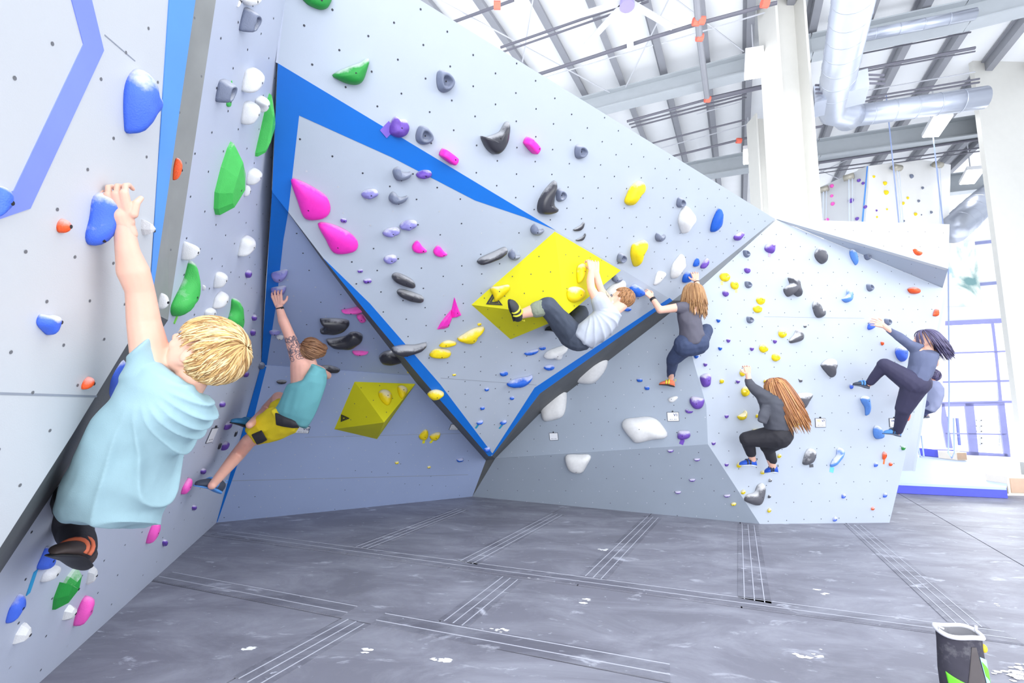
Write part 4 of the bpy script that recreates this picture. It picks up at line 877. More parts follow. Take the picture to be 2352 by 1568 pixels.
for x, y, w, h, k, l in ((573, 630, 17, 20, 'LU', 'small purple hold right of the white beak holds'), (586, 730, 14, 16, 'LU', 'small purple hold, upper of two beside the chalked green hold'), (583, 764, 14, 17, 'LU', 'small purple faceted hold, lower of two beside the chalked green hold'),
                         (567, 860, 15, 15, 'LL', 'small purple hold right of the fair hair'), (513, 929, 17, 14, 'LL', 'small purple hold right of the neck of the boy'), (469, 1083, 16, 14, 'LL', 'small purple hold right of the upper pink triangles'),
                         (448, 1166, 14, 13, 'LL', 'small purple hold between pink triangles and the corner'), (381, 1247, 15, 17, 'LL', 'small purple hold lowest on the side wall')):
    hold('half', 'p', k, l, (x, y, w, h, -25), .6)
hold('', 'p', 'LL', 'chalky purple hold at the upper blue shoe', 'E:300,1140 310,1110 345,1092 358,1105 335,1135', .5)
hold('', 'p', 'LL', 'chalky purple hold below the upper blue shoe', 'E:285,1265 290,1235 320,1212 343,1220 325,1250', .5)
hold('flat', 'k', 'LL', 'small black wedge beside the lower chalky purple hold', 'E:262,1258 268,1235 287,1218 285,1240', .4, False)
hold('flat', 'k', 'LL', 'small black wedge near the shorts of the man', 'E:360,1183 366,1160 383,1145 380,1170', .4, False)
hold('flat', 'mn', 'LL', 'pink hold peeping out right of the fair hair', 'E:388,575 430,566 440,600 425,628 405,620', .5)
hold('flat', 'mn', 'LL', 'pink hold at the neck of the boy', 'M:1180,1275 1240,1262 1215,1305 1188,1310', .4)
for l, s in (('pink triangle hold with a tape tail, highest beside the shirt', 'N:975,500 990,450 1020,410 1055,392 1050,440 1020,480'), ('pink triangle hold touching the lower blue shoe', 'N:1088,435 1095,400 1130,360 1160,342 1160,380 1130,415'),
             ('pink triangle hold in the middle of the side wall bottom', 'N:877,730 890,680 935,620 970,602 970,640 950,680 905,715'), ('pink triangle hold lowest, beside the square white one', 'N:440,1225 460,1160 520,1080 575,1050 575,1100 540,1160 480,1195')):
    hold('flat', 'mn', 'LL', l, s, .35)
hold('', 'w', 'LL', 'white hold left of the foot of the boy', 'N:240,960 270,910 330,880 390,870 370,910 300,950', .4)
hold('', 'w', 'LL', 'white hold right of the foot of the boy', 'N:515,970 530,905 570,860 605,885 595,930 560,965 530,980', .4, faceted=True)
hold('', 'n', 'LL', 'green faceted hold under the foot of the boy', 'N:315,1130 320,1060 375,965 410,975 450,935 530,880 525,920 490,1010 420,1060', .3, faceted=True, pk=at('N', 440, 1000))
hold('', 'w', 'LL', 'white hold beside the lowest pink triangle', 'N:372,1190 390,1140 440,1100 488,1115 480,1150 430,1195', .4, faceted=True)
hold('', 'w', 'LL', 'white hold lowest of all, bottom left corner', 'N:75,1335 100,1280 160,1225 195,1210 220,1255 190,1300 120,1330', .4, faceted=True)
hold('', 'bl', 'LL', 'blue foothold under the shoe of the boy', 'N:220,880 260,810 310,750 352,800 350,860 300,890', .35)
hold('', 'bl', 'LL', 'blue claw hold in the bottom left corner', 'N:33,1200 60,1130 110,1075 165,1035 183,1080 165,1115 110,1150 50,1205', .3)
hold('', 'bl', 'LC', 'long blue fin on the charcoal edge behind the shirt', 'M:613,1340 650,1240 720,1160 775,1120 765,1200 740,1280 690,1380 630,1422', .2, at('M', 680, 1286))
hold('', 'bl', 'LC', 'sliver of a blue hold at the hip of the boy', 'N:437,275 465,240 490,240 480,262 450,285', .3, False)
# --- near left panel
hold('', 'bl', 'LA', 'largest bright blue hold, upper left wall', 'L:745,540 765,470 820,425 880,425 920,460 950,530 1010,590 1030,640 1010,680 960,710 890,790 840,817 800,800 780,740 755,640', .35, at('L', 995, 625))
hold('', 'bl', 'LA', 'bright blue hold gripped by the fair haired boy', 'L:550,1200 590,1165 650,1160 760,1165 820,1180 835,1240 800,1300 700,1360 620,1460 570,1478 525,1450 513,1400 540,1310', .35, at('L', 570, 1434))
hold('e', 'o', 'LA', 'round orange hold left of the gripped blue one', (150, 520, 41, 33, 0), .5, (155, 519))
hold('', 'w', 'LA', 'white faceted hold right of the raised wrist', 'L:848,1315 900,1330 962,1376 940,1400 880,1413 855,1375', .5, at('L', 925, 1385), faceted=True)
hold('dome', 'bl', 'LA', 'bright blue hold cut by the left edge of the view', 'L:-50,1130 30,1120 90,1145 115,1190 100,1245 50,1280 -50,1300', .4, at('L', 40, 1213))
hold('', 'bl', 'LA', 'bright blue two bolt hold below the round orange one', 'M:218,875 250,840 310,850 395,855 400,890 370,950 335,972 290,950 230,910', .4, at('M', 362, 888))
hold('', 'o', 'LA', 'orange oval hold low on the left wall', 'M:488,1270 520,1235 570,1218 583,1240 550,1275 500,1292', .5, at('M', 552, 1256))
hold('', 'o', 'LB', 'orange hold on the grey edge band', 'D:-3,1015 5,965 25,948 55,975 57,1020 35,1060 12,1085', .4, at('D', 40, 1020))
# --- pyramid volumes
def volume(name, label, k, base, apexpx, hgt, m, logo=None, hk=None):
    n = PL[k][1]; B = P(k, base); d = ray(*apexpx); o = PL[k][0] + n * hgt; A = CAM + d * ((o - CAM).dot(n) / d.dot(n))
    t = thing(name, label, 'volume'); bm = bmesh.new(); a = bm.verts.new(A); v = [bm.verts.new(p - n * .01) for p in B]
    for i in range(len(v)): bm.faces.new((v[i], v[(i + 1) % len(v)], a))
    bm.faces.new(v); bmesh.ops.recalc_face_normals(bm, faces=bm.faces[:]); obj('shell', bm, m, t)
    for i in range(len(B)):
        p, q = B[i], B[(i + 1) % len(B)]; PL[hk + str(i)] = plane(p, q, A)
    return t
mVol = mat('volume_yellow_texture', (214, 208, 6), rough=.75, var=.05, scale=3, bump=.15, bscale=400); mLogo = mat('black_print', (30, 30, 32), rough=.6)
bs = [at('B', 467, 393), at('B', 708, 605), at('B', 1385, 182), (1275, 528)]
v1 = volume('yellow_pyramid_volume', 'huge yellow pyramid bolted to the middle of the prow', 'CP', bs, at('B', 1040, 463), .42, mVol, hk='V')
bs2 = [at('E', 1080, 850), at('E', 955, 1142), at('E', 1218, 1203), at('E', 1455, 863)]
v2 = volume('yellow_pyramid_volume', 'smaller yellow pyramid under the prow on the blue grey wall', 'D2', bs2, at('E', 1260, 1097), .38, mVol, hk='U')
# faces: V0 lower, V1 right-lower, V2 right, V3 upper-left ; U0 left, U1 bottom, U2 right, U3 top
def volface(v, k, poly, seed, sp=.17):
    dots(v, k, poly, sp, .15, .005, 8, seed)
volface(v1, 'V3', [(1275, 535), at('B', 480, 392), at('B', 1035, 455)], 31); volface(v1, 'V2', [(1277, 535), at('B', 1375, 182), at('B', 1045, 455)], 32); volface(v1, 'V0', [at('B', 480, 400), at('B', 708, 600), at('B', 1030, 468)], 35)
volface(v2, 'U0', [at('E', 1082, 860), at('E', 965, 1138), at('E', 1250, 1097)], 33, .2); volface(v2, 'U3', [at('E', 1095, 856), at('E', 1445, 868), at('E', 1262, 1087)], 34, .2)
def logo(v, k, tri, wd=.22):                      # triangle emblem: two nested outlines with a cut corner
    q = P(k, tri); n = PL[k][1]; c = sum(q, V()) / 3; bm = bmesh.new()
    for s0, s1 in ((1.0, .66), (.58, .28)):
        a = [c + (p - c) * s0 + n * .002 for p in q]; b = [c + (p - c) * s1 + n * .002 for p in q]
        for i in range(3):
            j = (i + 1) % 3; bm.faces.new([bm.verts.new(p) for p in (a[i], a[j], b[j], b[i])])
    obj('printed_emblem', bm, mLogo, v)
logo(v1, 'V3', [at('B', 608, 318), at('B', 565, 388), at('B', 666, 395)]); logo(v2, 'U0', [at('E', 1003, 1048), at('E', 1000, 1094), at('E', 1055, 1072)])
hold('', 'y', 'V3', 'chalky yellow hold beside the emblem on the huge pyramid', 'B:590,300 600,282 640,278 700,270 706,300 670,340 622,375 610,340', .4)
hold('', 'y', 'V2', 'yellow hold gripped by both hands on the huge pyramid', 'B:1115,185 1130,155 1170,140 1185,175 1155,225 1120,262 1112,230', .4)
hold('', 'y', 'V2', 'chalky round yellow hold below the gripped one on the huge pyramid', 'B:1050,330 1065,290 1120,280 1175,300 1170,345 1110,375 1065,365', .35, at('B', 1122, 335))
hold('', 'y', 'U3', 'chalky yellow hold, left one on the smaller pyramid', 'E:1230,915 1260,890 1300,900 1315,935 1295,985 1270,992 1240,960', .4, at('E', 1277, 943))
hold('', 'y', 'U3', 'chalky yellow hold, right one on the smaller pyramid', 'E:1345,880 1375,868 1405,885 1400,920 1370,955 1350,930', .4)
# tape tags: short strips of tape stuck to the wall below start holds
def tagtape(k, a, b, wd, rgb, lab, lift=.003):
    n = PL[k][1]; A, B = hit(PL[k], *a), hit(PL[k], *b); d = (B - A).normalized(); s = d.cross(n) * wd / 2; bm = bmesh.new()
    slab(bm, [A - s + n * lift, B - s + n * lift, B + s + n * lift, A + s + n * lift], n, lift * .9); o = obj('tape_strip', bm, mat('tape_%d_%d_%d' % rgb, rgb, rough=.6)); tag(o, lab, 'tape'); return o
tagtape('CU', at('D', 1255, 805), at('D', 1308, 750), .06, (130, 100, 205), 'purple tape strip left of the deep purple lumpy hold')
tagtape('F1', at('C', 1310, 715), at('C', 1308, 752), .035, (190, 170, 225), 'pale purple tape tag below the purple sloper')
tagtape('F1', at('C', 965, 925), at('C', 967, 955), .03, (250, 240, 140), 'pale yellow tape tag under the highest yellow hold')
tagtape('F1', at('C', 1068, 975), at('C', 1070, 1010), .03, (250, 240, 140), 'pale yellow tape tag under the second yellow hold')
tagtape('E1', at('K', 685, 655), at('K', 672, 690), .045, (110, 70, 180), 'purple tape tag under the chalk topped purple hold')
tagtape('F2', at('R', 735, 1445), at('R', 730, 1478), .02, (240, 120, 60), 'orange tape tail under the orange hook hold')
tagtape('F2', at('R', 295, 1478), at('R', 297, 1497), .05, (86, 88, 96), 'dark tape tag under the chalky charcoal hold')
tagtape('F2', at('R', 422, 1495), at('R', 416, 1527), .05, (110, 200, 235), 'cyan tape tag under the white and pale blue hold')
tagtape('CP', at('B', 520, 1108), at('B', 503, 1132), .025, (40, 150, 190), 'teal tape tag at the left chalky blue foothold')
tagtape('CP', at('B', 665, 1108), at('B', 645, 1134), .025, (40, 150, 190), 'teal tape tag at the right chalky blue foothold')
tagtape('LL', at('N', 212, 895), at('N', 165, 1035), .018, (40, 160, 215), 'cyan tape strip joining the two blue footholds at bottom left')
tagtape('LL', at('N', 975, 502), at('N', 946, 558), .012, (245, 80, 170), 'thin pink tape tail under the highest pink triangle')
tagtape('LU', at('M', 1062, 850), at('M', 1043, 895), .014, (130, 220, 80), 'lime tape tail under the chalked green hold')
tagtape('D2', at('B', 192, 1205), at('B', 190, 1222), .03, (245, 235, 40), 'yellow tape tag under the left chalky yellow hold')
tagtape('D2', at('B', 245, 1203), at('B', 230, 1220), .03, (245, 235, 40), 'yellow tape tag under the right chalky yellow hold')
# far tower holds and belay devices
for u, v, r, c, l in ((1910, 426, 5, 'mn', 'tiny pink hold, top left on the far tower'), (1910, 449, 4, 'mn', 'tiny pink hold, second from the top on the far tower'), (1912, 467, 5, 'mn', 'tiny pink hold, third from the top on the far tower'), (1899, 504, 5, 'mn', 'tiny pink hold at the bottom left of the far tower'),
                      (1972, 413, 5, 'p', 'tiny purple hold, top of the far tower, left one'), (1982, 420, 4, 'p', 'tiny purple hold, top of the far tower, right one'), (1954, 459, 7, 'p', 'larger purple hold on the far tower beside the belay line'), (1987, 474, 5, 'p', 'tiny purple hold on the blue corner of the far tower'), (1968, 501, 5, 'p', 'tiny purple hold low on the far tower')):
    hold('e', c, 'TL', l, (u, v, 2 * r, 2 * r, 0), .5, False)
for u, v, r, c, l in ((2008, 405, 4, 'y', 'tiny yellow hold, topmost on the far tower'), (2034, 420, 6, 'y', 'yellow hold, second from the top on the far tower'), (2037, 441, 7, 'y', 'largest yellow hold on the far tower'), (2038, 480, 3, 'y', 'tiny yellow hold below the largest one on the far tower'), (2015, 498, 3, 'y', 'tiny yellow hold low left on the far tower'),
                      (2086, 454, 4, 'y', 'yellow hold, right one of the slanting pair on the far tower'), (2075, 466, 5, 'y', 'yellow hold, left one of the slanting pair on the far tower'), (2104, 491, 5, 'y', 'yellow hold low right on the far tower'),
                      (2095, 404, 6, 'g', 'grey hold, top right on the far tower'), (2120, 431, 4, 'g', 'grey hold right of the tower middle'), (2111, 461, 4, 'g', 'slim grey hold right of the yellow pair'), (2140, 487, 4, 'g', 'grey hold near the right belay line'), (2014, 483, 3, 'p', 'tiny violet chip low on the main tower face'), (2077, 507, 3, 'g', 'tiny dark chip at the bottom of the tower'), (2117, 493, 2, 'g', 'tiny dark chip beside the low right yellow hold')):
    hold('e', c, 'T', l, (u, v, 2 * r, 2 * r * .85, 0), .5, False)
mDev = mat('belay_housing', (176, 172, 160), rough=.4, metal=.3)
for u, v, k, l, ub in ((1896, 441, 'TL', 'belay device hanging at the left end of the far tower', 1893), (1954, 413, 'TL', 'belay device on the left face of the far tower', 1957), (2045, 390, 'T', 'belay device above the yellow holds of the far tower', 2062), (2138, 383, 'T', 'belay device at the top right of the far tower', 2148)):
    n = PL[k][1]; c = hit(PL[k], u, v) + n * .18; t = thing('belay_device', l, 'device', 'auto belay devices on the far tower')
    ex, ey, _ = basis(n); bm = bmesh.new(); tube(bm, [c - ex * .12, c + ex * .12], .085, 12); obj('drum', bm, mDev, t, True)
    obj('bracket', box(bmesh.new(), c - n * .1 + V((0, 0, .05)), .1, .2, .06), mSteel, t)
    b = hit(PL[k], ub, 640) + n * .2; bm = bmesh.new(); tube(bm, [c, b], .012, 5); tube(bm, [c + ex * .08, b + ex * .08], .008, 5); obj('webbing', bm, mat('pale_webbing', (214, 224, 245)), t)
# label plates
mPlate = mat('plate_white', (236, 238, 244), rough=.4); mPlateR = mat('plate_rim', (84, 86, 96), rough=.4); mInk = mat('ink_navy', (46, 52, 110)); mInkY = mat('ink_yellow', (225, 205, 90)); mInkR = mat('ink_red', (235, 140, 110)); mInkG = mat('ink_grey', (150, 152, 165))
def text(s, c, ex, ey, n, size, m, par, nm='lettering'):
    cu = bpy.data.curves.new(nm, 'FONT'); cu.body = s; cu.size = size; cu.extrude = .0006; cu.offset = size * .02; cu.align_x = 'CENTER'; cu.align_y = 'CENTER'
    o = bpy.data.objects.new(nm, cu); R = Matrix((ex, ey, n)).transposed().to_4x4(); R.translation = c; 
    me = bpy.data.meshes.new_from_object(o); bpy.data.objects.remove(o); k = obj(nm, me, m, par); k.matrix_world = R; return k
def plate(k, quad, words, lab):                   # quad TL TR BR BL in pixels
    n = PL[k][1]; q = P(k, quad); c = sum(q, V()) / 4; ex = (q[1] - q[0] + q[2] - q[3]).normalized(); ey = n.cross(ex); w = ((q[1] - q[0]).length + (q[2] - q[3]).length) / 2; h = ((q[0] - q[3]).length + (q[1] - q[2]).length) / 2
    t = thing('grade_plate', lab, 'sign')
    def rect(x0, y0, x1, y1, z, th): return [c + ex * x * w / 2 + ey * y * h / 2 + n * z for x, y in ((x0, y0), (x1, y0), (x1, y1), (x0, y1))]
    prism('rim', rect(-1, -1, 1, 1, .006, 0), n, .006, mPlateR, t); prism('card', rect(-.92, -.9, .92, .9, .008, 0), n, .002, mPlate, t)
    bm = bmesh.new(); tube(bm, [c + ey * h * .58, c + ey * h * .58 + n * .012], .008, 8); obj('screw', bm, mBolt, t)
    for s, x, y, sz, m in words: text(s, c + ex * x * w / 2 + ey * y * h / 2 + n * .0088, ex, ey, n, sz * h, m, t)
    bm = bmesh.new()
    for x0, x1 in ((-.62, -.3), (-.22, -.06), (.12, .4), (.48, .62)):
        bm.faces.new([bm.verts.new(p) for p in rect(x0, -.62, x1, -.48, .0086, 0)])
    obj('small_print', bm, mInkG, t)
plate('D2', [at('E', 735, 1120), at('E', 820, 1121), at('E', 803, 1162), at('E', 722, 1158)], [('V10', .5, .25, .42, mInk)], 'tilted grade plate reading V10 at the hem of the teal tank top')
plate('D2', [at('B', 356, 1106), at('B', 408, 1107), at('B', 394, 1141), at('B', 341, 1140)], [('V3', .5, .3, .42, mInk)], 'white grade plate at the dark edge below the prow')
plate('E1', [at('B', 945, 1160), at('B', 995, 1158), at('B', 1002, 1203), at('B', 949, 1205)], [], 'plain white grade plate below the creased white boulder hold')
plate('E1', [at('K', 571, 458), at('K', 655, 457), at('K', 661, 523), at('K', 573, 525)], [('V1', .45, .35, .4, mInk)], 'white grade plate reading V1 right of the wide white boulder hold')
plate('F2', [at('R', 318, 1202), at('R', 380, 1202), at('R', 382, 1257), at('R', 318, 1257)], [('V2', -.35, .4, .34, mInkY), ('V7', .5, .4, .34, mInk)], 'white grade plate reading V7 right of the long haired woman')
plate('F2', [at('R', 763, 1202), at('R', 825, 1202), at('R', 825, 1256), at('R', 763, 1257)], [('V4', -.4, .4, .34, mInk), ('V2', .4, .4, .34, mInkR)], 'white grade plate reading V4 behind the lower leg of the woman on the far right')
plate('LL', [at('E', 222, 1132), at('E', 257, 1128), at('E', 228, 1212), at('E', 188, 1222)], [], 'grade plate seen edge on on the side wall below the boy')
# ---------------------------------------------------------------- people
def RP(r, Y): return r * Y / F
def on(k, u, v, h=0.0):
    a, n = PL[k]; return hit((a + n * h, n), u, v)
def cap(bm, a, b, ra, rb, seg=14):
    d = b - a; L_ = d.length
    if L_ < 1e-5: d = V((0, 0, 1)); L_ = 1e-5
    d = d / L_; x = d.cross(V((0, 0, 1)) if abs(d.z) < .9 else V((1, 0, 0))).normalized(); y = d.cross(x); rings = []
    st = [(-ra * math.cos(t), ra * math.sin(t)) for t in (.35, .75, 1.2)] + [(L_ * i / 3, ra + (rb - ra) * i / 3) for i in range(4)] + [(L_ + rb * math.cos(t), rb * math.sin(t)) for t in (1.2, .75, .35)]
    for z, r in st: rings.append([bm.verts.new(a + d * z + (x * math.cos(2 * math.pi * k / seg) + y * math.sin(2 * math.pi * k / seg)) * r) for k in range(seg)])
    for A_, B_ in zip(rings, rings[1:]):
        for k in range(seg): bm.faces.new((A_[k], A_[(k + 1) % seg], B_[(k + 1) % seg], B_[k]))
    bm.faces.new(rings[0][::-1]); bm.faces.new(rings[-1])
def ell(bm, c, r, ax=None, sub=3):
    ax = ax or (V((1, 0, 0)), V((0, 1, 0)), V((0, 0, 1)))
    M_ = Matrix((ax[0] * r[0], ax[1] * r[1], ax[2] * r[2])).transposed().to_4x4(); M_.translation = c
    bmesh.ops.create_icosphere(bm, subdivisions=sub, radius=1, matrix=M_)
def loft(bm, rows, seg=28, pw=2.0):               # rows: (L px, R px, Y, half depth in m)
    rings = []
    for (l, r, Y, th) in rows:
        a, b = atY(*l, Y if not isinstance(Y, tuple) else Y[0]), atY(*r, Y if not isinstance(Y, tuple) else Y[1]); c = (a + b) / 2; h = (b - a) / 2
        view = (c - CAM).normalized(); w = (view - h.normalized() * view.dot(h.normalized())).normalized() * th
        R_ = []
        for k in range(seg):
            t = 2 * math.pi * k / seg; cc, ss = math.cos(t), math.sin(t); e = 2 / pw
            R_.append(bm.verts.new(c + h * math.copysign(abs(cc) ** e, cc) + w * math.copysign(abs(ss) ** e, ss)))
        rings.append(R_)
    for A_, B_ in zip(rings, rings[1:]):
        for k in range(seg): bm.faces.new((A_[k], A_[(k + 1) % seg], B_[(k + 1) % seg], B_[k]))
    bm.faces.new(rings[0][::-1]); bm.faces.new(rings[-1]); bmesh.ops.recalc_face_normals(bm, faces=bm.faces[:])
def fuse(name, bm, vox, m, parent, smooth=3, disp=None):
    bmesh.ops.recalc_face_normals(bm, faces=bm.faces[:])
    try:
        import openvdb as vdb, numpy as np
        bmesh.ops.triangulate(bm, faces=bm.faces[:]); bm.verts.index_update()
        pts = np.array([v.co[:] for v in bm.verts], dtype=np.float32); tri = np.array([[v.index for v in f_.verts] for f_ in bm.faces], dtype=np.uint32)
        g = vdb.FloatGrid.createLevelSetFromPolygons(pts, triangles=tri, transform=vdb.createLinearTransform(voxelSize=vox), halfWidth=3)
        P_, Q_ = g.convertToQuads(); P_ = np.array(P_, dtype=np.float64); Q_ = np.array(Q_, dtype=np.int64)[:, ::-1]
        E_0 = np.concatenate([Q_[:, [0, 1]], Q_[:, [1, 2]], Q_[:, [2, 3]], Q_[:, [3, 0]]]); cnt = np.bincount(E_0[:, 0], minlength=len(P_)).astype(float)[:, None]; cnt[cnt == 0] = 1
        for _ in range(smooth):
            A_ = np.stack([np.bincount(E_0[:, 0], weights=P_[E_0[:, 1], k], minlength=len(P_)) for k in range(3)], 1) / cnt; P_ = P_ * .5 + A_ * .5
        bm.free(); me2 = bpy.data.meshes.new(name); me2.from_pydata(P_.tolist(), [], Q_.tolist()); me2.update()
        if disp:
            c = P_.mean(0); s_ = sum(p.normal.dot(p.center - V(c)) for p in list(me2.polygons)[::53])
            if s_ < 0: me2.flip_normals(); me2.update()
            D_ = np.array([disp(v.co) for v in me2.vertices])[:, None]; N_ = np.array([v.normal[:] for v in me2.vertices]); P_ = P_ + N_ * D_; disp = None
            for _ in range(4):
                A_ = np.stack([np.bincount(E_0[:, 0], weights=P_[E_0[:, 1], k], minlength=len(P_)) for k in range(3)], 1) / cnt; P_ = P_ * .5 + A_ * .5
            me2.vertices.foreach_set('co', P_.ravel()); me2.update()
    except ImportError:
        me = bpy.data.meshes.new(name); bm.to_mesh(me); bm.free(); o = bpy.data.objects.new(name, me); COL.objects.link(o)
        r = o.modifiers.new('r', 'REMESH'); r.mode = 'VOXEL'; r.voxel_size = vox; sm = o.modifiers.new('s', 'SMOOTH'); sm.factor = .5; sm.iterations = smooth
        me2 = bpy.data.meshes.new_from_object(o.evaluated_get(bpy.context.evaluated_depsgraph_get())); bpy.data.objects.remove(o)
    c = sum((v.co for v in list(me2.vertices)[::97]), V()) / max(1, len(range(0, len(me2.vertices), 97)))
    vol = sum(p.normal.dot(p.center - c) for p in list(me2.polygons)[::53])
    if vol < 0: me2.flip_normals()
    if disp:
        me2.update(); nr = [v.normal.copy() for v in me2.vertices]
        for v, n_ in zip(me2.vertices, nr): v.co += n_ * disp(v.co)
    return obj(name, me2, m, parent, True)
SK = mat('fair_skin', (238, 188, 166), rough=.5, var=.05, scale=18, sub=.15)
SK2 = mat('pink_skin', (232, 176, 158), rough=.5, var=.06, scale=18, sub=.15)
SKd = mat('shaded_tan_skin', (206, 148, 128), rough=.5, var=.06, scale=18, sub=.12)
def head(bm, c, fwd, up, s, neck=None, nr=.0):
    f_ = fwd.normalized(); u_ = (up - f_ * up.dot(f_)).normalized(); r_ = f_.cross(u_); ax = (r_, f_, u_)
    P_ = lambda x, y, z: c + (r_ * x + f_ * y + u_ * z) * s
    ell(bm, P_(0, -.07, .12), (.34 * s, .42 * s, .36 * s), ax); ell(bm, P_(0, .10, -.08), (.28 * s, .29 * s, .36 * s), ax)
    ell(bm, P_(0, .24, -.37), (.13 * s, .12 * s, .10 * s), ax)
    for q in (-1, 1):
        cap(bm, P_(q * .22, .0, -.14), P_(q * .05, .22, -.37), .10 * s, .09 * s)
        ell(bm, P_(q * .335, -.04, -.04), (.035 * s, .075 * s, .12 * s), ax); ell(bm, P_(q * .17, .26, -.10), (.10 * s, .09 * s, .10 * s), ax)
    cap(bm, P_(0, .36, .06), P_(0, .46, -.09), .035 * s, .055 * s); ell(bm, P_(0, .43, -.12), (.075 * s, .05 * s, .04 * s), ax)
    ell(bm, P_(0, .39, -.215), (.09 * s, .05 * s, .028 * s), ax); ell(bm, P_(0, .38, -.265), (.08 * s, .05 * s, .03 * s), ax)
    cap(bm, P_(-.16, .31, .10), P_(.16, .31, .10), .06 * s, .06 * s)
    if neck is not None: cap(bm, P_(0, -.12, -.22), neck, nr, nr * 1.15)
    return ax, P_
def eyes(par, P_, ax, s, iris=(70, 90, 110)):
    for q in (-1, 1):
        bm = bmesh.new(); ell(bm, P_(q * .15, .305, .01), (.055 * s, .04 * s, .03 * s), ax, 2); e = obj('eye', bm, mat('eye_white', (235, 232, 230), rough=.2), par, True)
        bm = bmesh.new(); ell(bm, P_(q * .15, .342, .01), (.022 * s, .01 * s, .024 * s), ax, 2); obj('iris', bm, mat('iris_%d' % iris[0], iris, rough=.2), e, True)
        bm = bmesh.new(); cap(bm, P_(q * .09, .37, .045), P_(q * .21, .33, .04), .010 * s, .008 * s); obj('eyelash', bm, mat('lash_brown', (92, 66, 50)), e)
def hand(bm, wrist, d, side, curl, L_, fc=(18, 48, 42), thumb=1, spread=.12, tc=.5):
    """palm from the wrist along d; side = across the knuckles towards the thumb; fingers bend towards curl"""
    d = d.normalized(); side = (side - d * side.dot(d)).normalized(); c = (curl - d * curl.dot(d) - side * curl.dot(side)).normalized()
    W2 = L_ * .20; pl = L_ * .46
    for k in range(4):
        o_ = side * W2 * (1 - k * .66) * 1.0
        cap(bm, wrist + side * W2 * .45 * (1 - k * .66), wrist + d * pl + o_ * .92, L_ * .085, L_ * .072, 10)
    FL = [.40, .45, .42, .33]
    for k in range(4):
        p = wrist + d * pl * .93 + side * W2 * (1 - k * .66) * .95; ang = 0; fl = FL[k] * L_; dd = (d + side * spread * (1 - k * .66)).normalized()
        for j, (sg, a) in enumerate(zip((.46, .30, .24), fc)):
            ang += math.radians(a + (k % 2) * 4); q = p + (dd * math.cos(ang) + c * math.sin(ang)) * fl * sg
            r0 = L_ * (.052 - .006 * j - .004 * (k == 3)); cap(bm, p, q, r0, r0 * .88, 10); p = q
    if thumb:
        p = wrist + d * pl * .25 + side * W2 * 1.0; v1 = (d * .6 + side * .75 + c * tc * .6).normalized() if thumb == 1 else (d * .95 + side * .42 + c * .35).normalized(); v2 = (d * .8 + side * .25 + c * tc).normalized()
        cap(bm, p, p + v1 * L_ * .20, L_ * .07, L_ * .058, 10); cap(bm, p + v1 * L_ * .20, p + v1 * L_ * .20 + v2 * L_ * .17, L_ * .056, L_ * .045, 10)
